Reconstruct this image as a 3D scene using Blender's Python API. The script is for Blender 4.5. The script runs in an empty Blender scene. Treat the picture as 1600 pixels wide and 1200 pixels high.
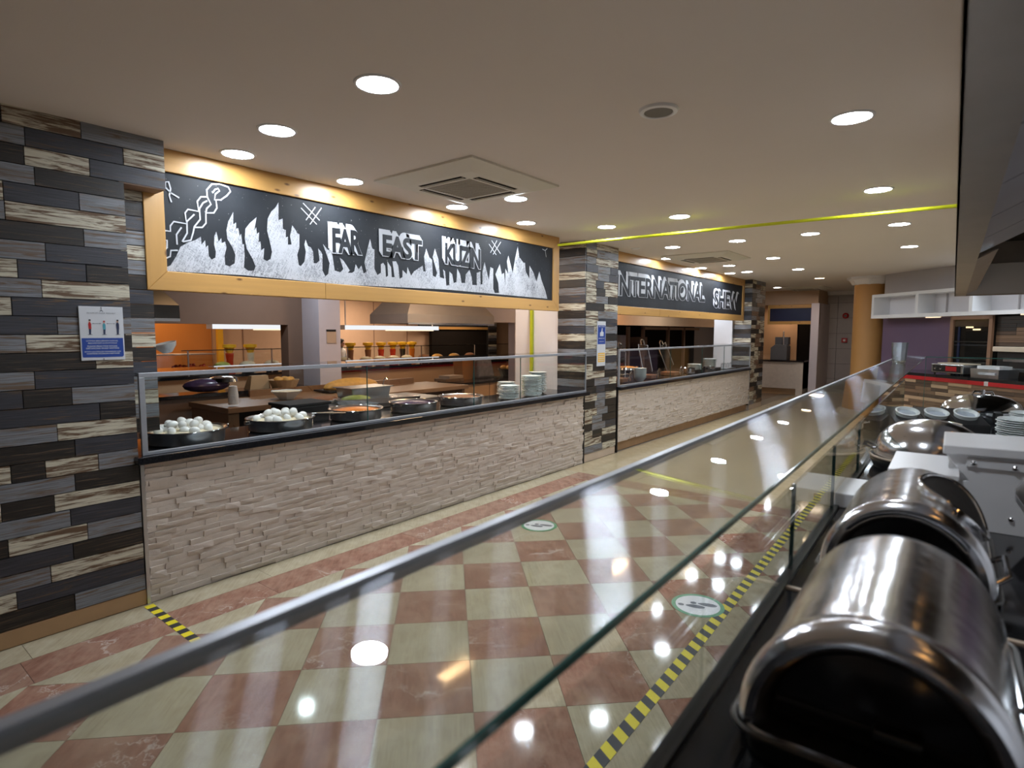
import bpy, bmesh, math, random
from math import sin, cos, pi, radians, sqrt, atan2
from mathutils import Vector, Matrix
random.seed(7)
S = bpy.context.scene
COL = S.collection
# ------------------------------------------------------------------ camera, world, exposure
CAMZ = 1.6
cam = bpy.data.cameras.new('camera')
cam.sensor_width = 36.0
cam.lens = 914.48 / 1600 * 36
cam.clip_start = 0.02
cam.clip_end = 80
cam.dof.use_dof = True
cam.dof.focus_distance = 6.0
cam.dof.aperture_fstop = 3.4
camo = bpy.data.objects.new('camera', cam)
COL.objects.link(camo)
RV = Vector((0.779628, 0.626240, 0.001959)); DV = Vector((0.056128, -0.066759, -0.996189)); FV = Vector((-0.623722, 0.776767, -0.087197))
m3 = Matrix((RV, -DV, -FV)).transposed()
camo.matrix_world = Matrix.Translation((0, 0, CAMZ)) @ m3.to_4x4()
S.camera = camo
w = bpy.data.worlds.new('world'); S.world = w; w.use_nodes = True
w.node_tree.nodes['Background'].inputs[0].default_value = (0.5, 0.48, 0.5, 1)
w.node_tree.nodes['Background'].inputs[1].default_value = 0.02
S.view_settings.view_transform = 'Standard'
S.view_settings.look = 'None'
S.view_settings.gamma = 1
S.view_settings.use_curve_mapping = False
S.view_settings.exposure = 0.0
S.cycles.transparent_max_bounces = 32
S.cycles.max_bounces = 10
S.cycles.glossy_bounces = 6
S.cycles.sample_clamp_indirect = 6
LAMP = 150.0          # radiance of the ceiling downlight diffusers
def area(name, loc, size, power, col, rot=(0, 0, 0), sy=None):
    l = bpy.data.lights.new(name, 'AREA'); l.energy = power; l.color = col; l.size = size
    if sy: l.shape = 'RECTANGLE'; l.size_y = sy
    o = bpy.data.objects.new(name, l); o.location = loc; o.rotation_euler = rot; COL.objects.link(o); return o
WARM = (1.0, 0.62, 0.32); TAN = (1.0, 0.75, 0.55); COOL = (0.80, 0.9, 1.0)
area('kitchen_fill', (-4.75, 5.0, 2.6), 0.5, 22, WARM)  # unseen warm sources added to light the kitchens behind the counters
area('kitchen_fill', (-4.75, 2.4, 2.6), 0.5, 4, WARM)
area('kitchen_spot', (-5.75, 3.45, 2.64), 0.12, 14, COOL)
area('kitchen_spot', (-4.6, 5.2, 2.62), 0.12, 9, COOL)
area('kitchen_fill', (-4.75, 9.2, 2.6), 0.5, 42, WARM)
area('rear_counter_fill', (-6.7, 8.3, 2.6), 0.4, 14, TAN)  # added so the bin and bags on the rear counter catch light
area('kitchen_spot', (-4.5, 11.8, 2.62), 0.12, 22, COOL)
area('salad_room_fill', (-11.8, 9.2, 2.6), 0.9, 75, TAN)  # sources out of view, added to light the salad room
area('salad_room_fill', (-11.8, 13.0, 2.6), 0.9, 40, TAN)
area('salad_room_fill', (-12.3, 4.6, 2.6), 0.6, 26, WARM)
area('service_side_fill', (1.9, 3.2, 2.6), 0.5, 26, COOL)  # unseen cool sources added to brighten the steel domes
area('service_side_fill', (1.9, 0.2, 2.6), 0.5, 26, COOL)
area('service_side_fill', (2.0, 6.5, 2.6), 0.5, 20, COOL)
area('salad_room_fill', (-9.4, 4.6, 2.6), 0.5, 22, COOL)  # added to brighten the near end of the salad room
area('salad_room_fill', (-9.6, 8.8, 2.6), 0.5, 22, TAN)
area('far_room_fill', (-3.0, 15.2, 2.6), 0.5, 9, TAN)  # unseen source added to light the end of the aisle
area('snack_counter_fill', (-4.3, 16.95, 2.3), 0.3, 5, TAN)  # added to brighten the peach wall behind the snack counter
area('snack_bar_fill', (0.2, 10.6, 2.6), 0.5, 11, COOL)  # unseen source added to light the diagonal wall corner
area('hood_fill', (-0.05, 6.3, 2.36), 0.12, 2.2, COOL, (radians(-68), 0, radians(8)))  # unseen source added inside the hood to lighten its end liner
# ------------------------------------------------------------------ helpers
RA = radians(1.847)
DU = Vector((-sin(RA), cos(RA), 0)); NL = Vector((-cos(RA), -sin(RA), 0))
def R(u, L, z=0.0):
    """right-hand counter frame: u along it, L sideways towards the aisle"""
    return DU * u + NL * L + Vector((0, 0, z))
class MB:
    def __init__(s): s.v = []; s.f = []
    def add(s, vs, fs):
        o = len(s.v); s.v += [tuple(v) for v in vs]; s.f += [[i + o for i in f] for f in fs]; return s
    def box(s, x0, x1, y0, y1, z0, z1):
        return s.add([(x, y, z) for z in (z0, z1) for y in (y0, y1) for x in (x0, x1)],
                     [(0, 2, 3, 1), (4, 5, 7, 6), (0, 1, 5, 4), (2, 6, 7, 3), (0, 4, 6, 2), (1, 3, 7, 5)])
    def cbox(s, cx, cy, cz, sx, sy, sz, rz=0):
        o = len(s.v); s.box(-sx / 2, sx / 2, -sy / 2, sy / 2, -sz / 2, sz / 2)
        for i in range(o, len(s.v)):
            x, y, z = s.v[i]; s.v[i] = (cx + x * cos(rz) - y * sin(rz), cy + x * sin(rz) + y * cos(rz), cz + z)
        return s
    def lathe(s, prof, n=24, c=(0, 0, 0), sx=1, sy=1, caps=True):
        o = len(s.v)
        for r, z in prof:
            for i in range(n):
                a = 2 * pi * i / n; s.v.append((c[0] + r * sx * cos(a), c[1] + r * sy * sin(a), c[2] + z))
        for j in range(len(prof) - 1):
            for i in range(n):
                k = (i + 1) % n; s.f.append([o + j * n + i, o + j * n + k, o + (j + 1) * n + k, o + (j + 1) * n + i])
        if caps and prof[0][0] > 1e-6: s.f.append([o + i for i in range(n)][::-1])
        if caps and prof[-1][0] > 1e-6: s.f.append([o + (len(prof) - 1) * n + i for i in range(n)])
        return s
    def tube(s, pts, r, n=8, closed=False):
        pts = [Vector(p) for p in pts]; N = len(pts); o = len(s.v); prev = None
        for i, p in enumerate(pts):
            if closed: t = pts[(i + 1) % N] - pts[i - 1]
            else: t = pts[min(i + 1, N - 1)] - pts[max(i - 1, 0)]
            t.normalize()
            if prev is None:
                a = Vector((0, 0, 1)) if abs(t.z) < .9 else Vector((1, 0, 0)); u = t.cross(a).normalized()
            else:
                u = prev - t * prev.dot(t)
                u = u.normalized() if u.length > 1e-6 else t.orthogonal().normalized()
            prev = u; b = t.cross(u)
            for k in range(n):
                a = 2 * pi * k / n; s.v.append(tuple(p + (u * cos(a) + b * sin(a)) * r))
        for i in range(N if closed else N - 1):
            j = (i + 1) % N
            for k in range(n):
                l = (k + 1) % n; s.f.append([o + i * n + k, o + i * n + l, o + j * n + l, o + j * n + k])
        if not closed:
            s.f.append([o + k for k in range(n)][::-1]); s.f.append([o + (N - 1) * n + k for k in range(n)])
        return s
    def prism(s, poly, f0, f1):
        """poly of 2-D points, f0/f1 map a 2-D point to the 3-D bottom and top"""
        n = len(poly); o = len(s.v)
        s.v += [tuple(f0(*p)) for p in poly] + [tuple(f1(*p)) for p in poly]
        s.f.append([o + i for i in range(n)][::-1]); s.f.append([o + n + i for i in range(n)])
        for i in range(n):
            j = (i + 1) % n; s.f.append([o + i, o + j, o + n + j, o + n + i])
        return s
    def ball(s, c, rx, ry=None, rz=None, n=12, m=8):
        ry = ry or rx; rz = rz or rx
        return s.lathe([(sin(pi * j / m) + 1e-7 * (j in (0, m)), 0) for j in range(m + 1)], n, (0, 0, 0)) if False else s._ball(c, rx, ry, rz, n, m)
    def _ball(s, c, rx, ry, rz, n, m):
        o = len(s.v); s.v.append((c[0], c[1], c[2] - rz))
        for j in range(1, m):
            a = -pi / 2 + pi * j / m
            for i in range(n):
                b = 2 * pi * i / n; s.v.append((c[0] + rx * cos(a) * cos(b), c[1] + ry * cos(a) * sin(b), c[2] + rz * sin(a)))
        s.v.append((c[0], c[1], c[2] + rz)); t = len(s.v) - 1
        for i in range(n):
            k = (i + 1) % n; s.f.append([o, o + 1 + k, o + 1 + i]); s.f.append([t, t - n + i, t - n + k])
            for j in range(m - 2): s.f.append([o + 1 + j * n + i, o + 1 + j * n + k, o + 1 + (j + 1) * n + k, o + 1 + (j + 1) * n + i])
        return s
    def mesh(s, name, mat, smooth=False):
        me = bpy.data.meshes.new(name); me.from_pydata(s.v, [], s.f)
        bm = bmesh.new(); bm.from_mesh(me); bmesh.ops.recalc_face_normals(bm, faces=bm.faces); bm.to_mesh(me); bm.free()
        if mat: me.materials.append(mat)
        if smooth:
            me.polygons.foreach_set('use_smooth', [True] * len(me.polygons)); me.set_sharp_from_angle(angle=radians(38))
        me.update(); return me
    def obj(s, name, mat, parent=None, loc=None, rot=None, smooth=False, bevel=0, seg=2):
        o = bpy.data.objects.new(name, s.mesh(name, mat, smooth)); COL.objects.link(o)
        if parent is not None: o.parent = parent
        if loc is not None: o.location = loc
        if rot is not None: o.rotation_euler = rot
        if bevel:
            b = o.modifiers.new('bevel', 'BEVEL'); b.width = bevel; b.segments = seg; b.limit_method = 'ANGLE'; b.angle_limit = radians(50)
        return o
def tag(o, label=None, cat=None, group=None, kind=None):
    if label: o['label'] = label
    if cat: o['category'] = cat
    if group: o['group'] = group
    if kind: o['kind'] = kind
    return o
def thing(name, label, cat, loc=(0, 0, 0), rz=0.0, group=None):
    o = bpy.data.objects.new(name, None); o.empty_display_size = .05; COL.objects.link(o); o.location = loc; o.rotation_euler = (0, 0, rz)
    return tag(o, label, cat, group)
def struct(name, mb, mat, parent=None, **k):
    o = mb.obj(name, mat, parent, **k)
    if parent is None: o['kind'] = 'structure'
    return o
def put(mesh, name, parent, loc, scale=(1, 1, 1), rot=(0, 0, 0)):
    o = bpy.data.objects.new(name, mesh); o.parent = parent; o.location = loc; o.scale = scale; o.rotation_euler = rot; COL.objects.link(o); return o
def dup(root, loc, rz=None, label=None, group=None):
    r = root.copy(); COL.objects.link(r); r.location = loc
    if rz is not None: r.rotation_euler = (0, 0, rz)
    if label: r['label'] = label
    if group: r['group'] = group
    for ch in list(root.children):
        c = ch.copy(); COL.objects.link(c); c.parent = r
        for g in list(ch.children):
            d = g.copy(); COL.objects.link(d); d.parent = c
    return r
ORD = ['first', 'second', 'third', 'fourth', 'fifth', 'sixth', 'seventh', 'eighth', 'ninth', 'tenth', 'eleventh', 'twelfth']
# ------------------------------------------------------------------ materials
class NT:
    def __init__(s, name):
        s.m = bpy.data.materials.new(name); s.m.use_nodes = True; s.t = s.m.node_tree; s.n = s.t.nodes; s.n.clear()
        s.out = s.n.new('ShaderNodeOutputMaterial')
    def new(s, t, **k):
        n = s.n.new('ShaderNode' + t)
        for a, b in k.items(): setattr(n, a, b)
        return n
    def set(s, n, i, v):
        if hasattr(v, 'is_output') or isinstance(v, bpy.types.NodeSocket): s.t.links.new(v, n.inputs[i])
        elif v is not None: n.inputs[i].default_value = v
    def math(s, op, a, b=None, c=None, clamp=False):
        n = s.new('Math', operation=op, use_clamp=clamp); s.set(n, 0, a); s.set(n, 1, b); s.set(n, 2, c); return n.outputs[0]
    def mix(s, f, a, b):
        n = s.new('Mix', data_type='RGBA'); s.set(n, 0, f); s.set(n, 6, a if not isinstance(a, tuple) else (*a[:3], 1)); s.set(n, 7, b if not isinstance(b, tuple) else (*b[:3], 1)); return n.outputs[2]
    def noise(s, vec, scale, detail=4, rough=.55, dist=0.0):
        n = s.new('TexNoise'); s.set(n, 'Vector', vec); s.set(n, 'Scale', scale); s.set(n, 'Detail', detail); s.set(n, 'Roughness', rough); s.set(n, 'Distortion', dist); return n.outputs[0]
    def ramp(s, f, stops):
        n = s.new('ValToRGB'); s.set(n, 0, f); e = n.color_ramp.elements
        while len(e) < len(stops): e.new(.5)
        for k, (p, c) in zip(e, stops): k.position = p; k.color = (*c, 1) if isinstance(c, tuple) else (c, c, c, 1)
        return n.outputs[0]
    def pos(s): return s.new('NewGeometry').outputs['Position']
    def objc(s): return s.new('TexCoord').outputs['Object']
    def rnd(s): return s.new('ObjectInfo').outputs['Random']
    def sep(s, v):
        n = s.new('SeparateXYZ'); s.set(n, 0, v); return n.outputs
    def comb(s, x, y, z):
        n = s.new('CombineXYZ'); s.set(n, 0, x); s.set(n, 1, y); s.set(n, 2, z); return n.outputs[0]
    def bump(s, h, strength=.3, dist=.01):
        n = s.new('Bump'); s.set(n, 'Height', h); s.set(n, 'Strength', strength); s.set(n, 'Distance', dist); return n.outputs[0]
    def bsdf(s, col, rough=.5, metal=0.0, normal=None, spec=None, **k):
        n = s.new('BsdfPrincipled'); s.set(n, 'Base Color', col if not isinstance(col, tuple) else (*col[:3], 1)); s.set(n, 'Roughness', rough); s.set(n, 'Metallic', metal)
        if normal is not None: s.set(n, 'Normal', normal)
        if spec is not None: s.set(n, 'Specular IOR Level', spec)
        for a, b in k.items(): s.set(n, a.replace('_', ' '), b)
        s.t.links.new(n.outputs[0], s.out.inputs[0]); return n
def plain(name, col, rough=.5, metal=0.0, var=.12, scale=8, bump=0.0, **k):
    t = NT(name); p = t.pos(); n = t.noise(p, scale)
    c = t.mix(n, tuple(x * (1 - var) for x in col), tuple(min(1, x * (1 + var)) for x in col))
    t.bsdf(c, rough, metal, t.bump(t.noise(p, scale * 12), bump, .004) if bump else None, **k); return t.m
def emit(name, col, s):
    t = NT(name); e = t.new('Emission'); e.inputs[0].default_value = (*col, 1); e.inputs[1].default_value = s; t.t.links.new(e.outputs[0], t.out.inputs[0]); return t.m
def plank_mat(name, base, streak, amt, vscale=46, fine=.5, lng=4.0):
    t = NT(name); q = t.sep(t.pos()); r = t.rnd()
    along = t.math('ADD', t.math('ADD', q[0], q[1]), t.math('MULTIPLY', r, 71.0))
    v = t.comb(t.math('MULTIPLY', along, lng), t.math('ADD', t.math('MULTIPLY', q[2], vscale), t.math('MULTIPLY', r, 33.0)), 0.0)
    n = t.noise(v, 1.0, 7, .68, .9)
    v2 = t.comb(t.math('MULTIPLY', along, 5), t.math('ADD', t.math('MULTIPLY', q[2], 190), t.math('MULTIPLY', r, 9.0)), 0.0)
    n2 = t.noise(v2, 1.0, 3, .6)
    f = t.ramp(n, [(amt - .03, 0.0), (amt + .06, 1.0)])
    b2 = t.mix(t.ramp(n2, [(.35, 0.0), (.65, 1.0)]), tuple(x * (1 - fine * .6) for x in base), tuple(min(1, x * (1 + fine * .4)) for x in base))
    b3 = t.mix(t.math('MULTIPLY', t.math('SUBTRACT', r, .5), .3, clamp=False), b2, base)
    t.bsdf(t.mix(f, b3, streak), t.mix(f, (.45,) * 3, (.65,) * 3), 0, t.bump(t.math('ADD', n2, f), .25, .004)); return t.m
M = {}
M['cream'] = plank_mat('cream_plank', (.60, .56, .44), (.13, .075, .04), .50, 46, .3, 3.2)
M['grey'] = plank_mat('grey_plank', (.20, .21, .23), (.14, .092, .058), .54, 50, .7, 2.8)
M['charcoal'] = plank_mat('charcoal_plank', (.040, .041, .052), (.125, .075, .036), .60, 50, .8, 2.6)
M['dark'] = plank_mat('dark_plank', (.016, .013, .011), (.10, .06, .034), .58, 110, .9, 3.0)
M['brownp'] = plank_mat('brown_plank', (.20, .12, .07), (.09, .05, .03), .55, 50)
M['tanp'] = plank_mat('tan_plank', (.46, .31, .19), (.25, .15, .09), .58, 50)
def pine(name, base=(.52, .285, .085)):
    t = NT(name); q = t.sep(t.objc()); r = t.rnd()
    al = t.math('ADD', q[0], t.math('MULTIPLY', r, 17.0))
    n = t.noise(t.comb(t.math('MULTIPLY', al, 1.1), t.math('MULTIPLY', q[1], 26), t.math('MULTIPLY', q[2], 26)), 1.0, 4, .55, .6)
    vo = t.new('TexVoronoi', voronoi_dimensions='2D'); t.set(vo, 'Vector', t.comb(t.math('MULTIPLY', al, 2.2), t.math('MULTIPLY', t.math('ADD', q[1], q[2]), 5.5), 0.0)); t.set(vo, 'Scale', 1.0)
    k = t.ramp(vo.outputs['Distance'], [(.02, 1.0), (.06, 0.0)])
    c = t.mix(n, tuple(x * .82 for x in base), tuple(min(1, x * 1.16) for x in base)); c = t.mix(k, c, (.16, .07, .02))
    t.bsdf(c, .36, 0, t.bump(n, .05, .002), Coat_Weight=.12, Coat_Roughness=.2); return t.m
M['pine'] = pine('varnished_pine')
M['wood'] = pine('bench_wood', (.27, .145, .07))
def board_mat():
    t = NT('chalkboard_black'); p = t.pos(); n = t.noise(p, 2.2, 5); d = t.ramp(t.noise(p, 60, 2), [(.70, 0.0), (.76, 1.0)])
    c = t.mix(t.ramp(n, [(.45, 0.0), (.8, .35)]), (.013, .015, .019), (.045, .05, .058)); c = t.mix(t.math('MULTIPLY', d, .25), c, (.6, .6, .6))
    t.bsdf(c, .6, 0, None, .3); return t.m
M['board'] = board_mat()
def chalk_mat(name, cover):
    t = NT(name); p = t.pos(); a = t.noise(p, 90, 3, .7); q = t.sep(p)
    b = t.noise(t.comb(q[0], t.math('MULTIPLY', q[1], 34), t.math('MULTIPLY', t.math('ADD', q[2], t.math('MULTIPLY', q[1], .6)), 90)), 1.0, 4, .7, 2.0)
    g = t.noise(p, 5, 2)
    c2 = t.noise(t.comb(q[0], t.math('MULTIPLY', t.math('ADD', q[1], t.math('MULTIPLY', q[2], -.5)), 120), t.math('MULTIPLY', t.math('ADD', q[2], t.math('MULTIPLY', q[1], .3)), 16)), 1.0, 3, .6, 1.5)
    b = t.math('MAXIMUM', b, c2)
    f = t.ramp(t.math('ADD', t.math('ADD', t.math('MULTIPLY', a, .15), t.math('MULTIPLY', b, .75)), t.math('MULTIPLY', g, .25)), [(cover - .1, 0.0), (cover + .07, 1.0)])
    t.bsdf(t.mix(f, (.035, .038, .048), (.50, .51, .54)), .9); return t.m
M['chalk'] = chalk_mat('scribbled_chalk', .56)
M['chalkline'] = chalk_mat('chalk_line', .36)
def stone_tile(name, a, b, c, veins, sc):
    t = NT(name); p = t.pos(); r = t.rnd(); q = t.sep(p); k = t.math('MULTIPLY', r, 40.0)
    # grain direction: along the lattice
    g1 = t.math('ADD', t.math('MULTIPLY', t.math('SUBTRACT', q[1], q[0]), .7), k); g2 = t.math('MULTIPLY', t.math('ADD', q[0], q[1]), .7)
    v = t.comb(t.math('MULTIPLY', g1, 5), t.math('MULTIPLY', g2, sc), k)
    n = t.ramp(t.noise(v, 1.0, 7, .72, .8), [(.3, 0.0), (.7, 1.0)]); n2 = t.noise(t.comb(q[0], q[1], k), 9, 5, .6)
    col = t.mix(n, a, b); col = t.mix(t.ramp(n2, [(.4, 0.0), (.75, .7)]), col, c)
    if veins:
        w = t.new('TexVoronoi', feature='DISTANCE_TO_EDGE'); t.set(w, 'Vector', t.comb(t.math('ADD', t.math('MULTIPLY', q[0], 2.2), t.math('MULTIPLY', n2, 1.2)), t.math('ADD', t.math('MULTIPLY', q[1], 2.2), n2), k)); t.set(w, 'Scale', 1.0)
        vv = t.math('MULTIPLY', t.ramp(w.outputs['Distance'], [(.0, 1.0), (.022, 0.0)]), t.ramp(t.noise(t.comb(q[0], q[1], k), 2.5, 2), [(.5, 0.0), (.62, 1.0)]))
        col = t.mix(t.math('MULTIPLY', vv, .55), col, (.75, .68, .6))
    col = t.mix(t.math('MULTIPLY', r, .22), col, (.30, .26, .2))
    t.bsdf(col, t.ramp(t.noise(p, 3, 2), [(.3, .045), (.8, .10)]), 0, None, .45); return t.m
M['creamtile'] = stone_tile('cream_travertine', (.52, .45, .30), (.34, .285, .185), (.58, .52, .38), False, 80)
M['pinktile'] = stone_tile('pink_marble', (.38, .19, .13), (.20, .085, .055), (.45, .28, .20), True, 26)
M['beigetile'] = stone_tile('beige_marble', (.52, .42, .25), (.42, .33, .19), (.57, .47, .31), False, 20)
M['grout'] = plain('floor_joint', (.24, .2, .15), .7)
M['stone'] = plain('split_stone', (.60, .52, .45), .75, var=.14, scale=14, bump=.5)
M['granite'] = plain('black_granite', (.012, .012, .014), .07, var=.6, scale=120, spec=.5)
M['dgranite'] = plain('dark_granite_edge', (.012, .011, .011), .3, var=.5, scale=100)
M['alu'] = plain('aluminium', (.62, .64, .68), .32, 1.0, var=.06)
M['alupaint'] = plain('grey_painted_rail', (.42, .44, .48), .35, .5, var=.05)
M['steel'] = plain('brushed_steel', (.66, .67, .68), .24, 1.0, var=.06, scale=30)
M['chrome'] = plain('polished_steel', (.74, .75, .77), .10, 1.0, var=.05, scale=5)
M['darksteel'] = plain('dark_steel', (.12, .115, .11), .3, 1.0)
M['hoodsteel'] = plain('hood_steel', (.42, .37, .32), .4, 1.0, var=.2, scale=5)
M['black'] = plain('black_paint', (.014, .013, .013), .35)
M['blackmatt'] = plain('black_matt', (.012, .011, .011), .7)
M['void'] = plain('inside_shade', (.014, .011, .009), .8, spec=.1)  # near-black colour standing in for shade in openings, recesses and dark backs
M['white'] = plain('white_gloss', (.80, .80, .81), .3, var=.03)
M['ceramic'] = plain('glazed_white_ceramic', (.72, .77, .76), .12, var=.03)
M['egg'] = plain('boiled_egg_white', (.84, .83, .80), .35, var=.03)
M['ceil'] = plain('ceiling_paint', (.76, .70, .65), .85, var=.05, scale=.7)
M['plaster'] = plain('white_plaster', (.78, .76, .78), .8, var=.03)
M['lavender'] = plain('lavender_plaster', (.62, .57, .62), .8, var=.04)
M['tanwall'] = plain('tan_wall', (.56, .40, .28), .7, var=.06)
M['peach'] = plain('peach_wall', (.74, .46, .26), .75, var=.05)
M['brownwall'] = plain('brown_wall', (.25, .16, .115), .7, var=.06)
M['orange'] = plain('orange_wall', (.55, .22, .045), .7, var=.08, scale=2)
M['purple'] = plain('purple_wall', (.135, .09, .15), .7, var=.05, scale=2)
M['greywall'] = plain('grey_wall', (.50, .47, .47), .75, var=.04, scale=2)
M['ltile'] = plain('grey_wall_tile', (.36, .33, .33), .35, var=.06)
M['plinth'] = plain('brown_plinth_stone', (.40, .24, .12), .5, var=.2, scale=6)
M['beigeplinth'] = plain('beige_plinth_stone', (.58, .46, .35), .4, var=.12, scale=6)
M['lime'] = plain('lime_tape', (.62, .66, .02), .35, var=.1)
M['yellow'] = plain('hazard_yellow', (.80, .66, .02), .5, var=.08)
M['hblack'] = plain('hazard_black', (.03, .03, .033), .5)
M['blue'] = plain('sign_blue', (.016, .06, .32), .4, var=.04)
M['red'] = plain('red_strip', (.42, .012, .016), .4, var=.06)
M['green'] = plain('floor_sticker_green', (.09, .33, .16), .4)
M['paper'] = plain('white_panel', (.62, .64, .68), .4, var=.02)
M['ink'] = plain('grey_ink', (.16, .17, .2), .6)
M['ywhite'] = plain('yellow_panel', (.86, .5, .05), .4, var=.04)
M['skin'] = plain('skin', (.5, .3, .22), .5)
M['cloth'] = plain('white_cloth', (.74, .76, .8), .8)
M['hair'] = plain('black_hair', (.02, .018, .018), .6)
M['navy'] = plain('navy_cloth', (.03, .04, .09), .8)
M['teal'] = plain('teal_cloth', (.08, .33, .42), .8)
M['kfloor'] = plain('kitchen_floor', (.22, .16, .11), .3)
M['yplastic'] = plain('yellow_plastic', (.85, .50, .03), .3, var=.05)
M['tomato'] = plain('cherry_tomato', (.62, .05, .015), .25, var=.25, scale=20)
M['salad'] = plain('salad_leaf', (.32, .38, .08), .5, var=.4, scale=30)
M['carrot'] = plain('orange_stew', (.72, .2, .02), .3, var=.4, scale=60)
M['creamfood'] = plain('cream_food', (.80, .70, .50), .5, var=.2, scale=40)
M['bread'] = plain('golden_crust', (.66, .34, .07), .5, var=.4, scale=26, bump=.6)
M['mince'] = plain('brown_crumbs', (.34, .15, .07), .8, var=.5, scale=90, bump=.8)
M['card'] = plain('cardboard', (.50, .34, .19), .7, var=.1)
M['bag'] = plain('purple_bag', (.06, .035, .09), .25, var=.5, scale=30)
M['glassware'] = None
def glass(name, tint=(.97, .985, .98), smear=0.0):
    """thin clear pane: transparent with a real Fresnel reflection, a trace of grease if asked"""
    t = NT(name); tr = t.new('BsdfTransparent'); tr.inputs[0].default_value = (*tint, 1)
    gl = t.new('BsdfGlossy'); gl.inputs['Roughness'].default_value = 0.0
    fr = t.new('Fresnel'); t.set(fr, 0, t.math('MULTIPLY_ADD', t.new('NewGeometry').outputs['Backfacing'], 1 / 1.5 - 1.5, 1.5))
    m = t.new('MixShader'); t.set(m, 0, fr.outputs[0]); t.t.links.new(tr.outputs[0], m.inputs[1]); t.t.links.new(gl.outputs[0], m.inputs[2])
    o = m.outputs[0]
    if smear:
        g2 = t.new('BsdfAnisotropic'); g2.inputs['Roughness'].default_value = .19; g2.inputs['Anisotropy'].default_value = .9; tv = t.comb(.77, .64, 0.0); t.set(g2, 'Tangent', tv)
        g2.inputs['Color'].default_value = (.85, .9, 1, 1)
        n = t.noise(t.pos(), 3.0, 4); k = t.math('MULTIPLY', t.ramp(n, [(.32, .25), (.68, 1.0)]), smear)
        m2 = t.new('MixShader'); t.set(m2, 0, k); t.t.links.new(o, m2.inputs[1]); t.t.links.new(g2.outputs[0], m2.inputs[2]); o = m2.outputs[0]
    t.t.links.new(o, t.out.inputs[0]); return t.m
M['glass'] = glass('clear_pane')
M['glasstop'] = glass('greasy_top_pane', (.95, .975, .96), .125)
M['edge'] = plain('green_glass_edge', (.03, .11, .10), .15, var=.2)
M['acrylic'] = glass('clear_acrylic', (.9, .9, .9), .06)
M['vessel'] = glass('thick_vessel_glass', (.78, .82, .82), .25)
M['cupin'] = plain('shaded_cup_glaze', (.42, .48, .54), .2)  # blue-grey colour paints the inner shade of the white cups
def tumbler_glass():
    t = NT('cut_glass'); b = t.new('BsdfGlass'); b.inputs['IOR'].default_value = 1.48; b.inputs['Color'].default_value = (1, 1, 1, 1); t.t.links.new(b.outputs[0], t.out.inputs[0]); return t.m
M['cutglass'] = tumbler_glass()
M['lamp'] = emit('lit_diffuser', (.83, .91, 1.0), LAMP)
M['lampwarm'] = emit('warm_lit_diffuser', (1.0, .72, .45), 30)
M['lampdim'] = emit('cool_strip_light', (.95, .97, 1.0), .95)
M['lampstrip'] = emit('warm_strip_light', (1.0, .75, .5), 1.4)
M['heat'] = emit('heat_bulb', (1.0, .5, .15), 14)
M['colorange'] = plain('orange_column_paint', (.46, .24, .08), .6, var=.05)
M['bnat'] = plank_mat('darkbrown_plank', (.09, .055, .034), (.05, .03, .02), .55, 50)
M['brownp2'] = plain('brown_frame', (.24, .13, .075), .5)
M['lampwarm2'] = emit('cabinet_lamp', (1.0, .75, .4), 2.0)
M['navyb'] = plain('dark_blue_board', (.012, .018, .06), .4)
M['cledge'] = plain('cream_ledge', (.62, .52, .4), .4)
M['greydark'] = plain('dark_grey_plastic', (.12, .12, .13), .4)
M['grout2'] = plain('dark_grout', (.12, .11, .11), .8)
M['filter'] = plain('grey_filter', (.42, .43, .47), .4, .5, var=.12, scale=3)
M['domesteel'] = None
def dome_mat():
    t = NT('dome_steel'); p = t.objc(); n = t.noise(p, 9, 2)
    t.bsdf((.70, .71, .74), t.ramp(t.noise(p, 4, 3), [(.3, .13), (.7, .22)]), 1.0, t.bump(n, .12, .02)); return t.m
M['domesteel'] = dome_mat()
M['pansteel'] = plain('dull_pan_steel', (.34, .34, .34), .3, 1.0)
M['hoodlight'] = plain('lit_hood_steel', (.60, .52, .44), .38, .7, var=.12, scale=4)  # paler hood steel, warm lamp light put into its colour
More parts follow.
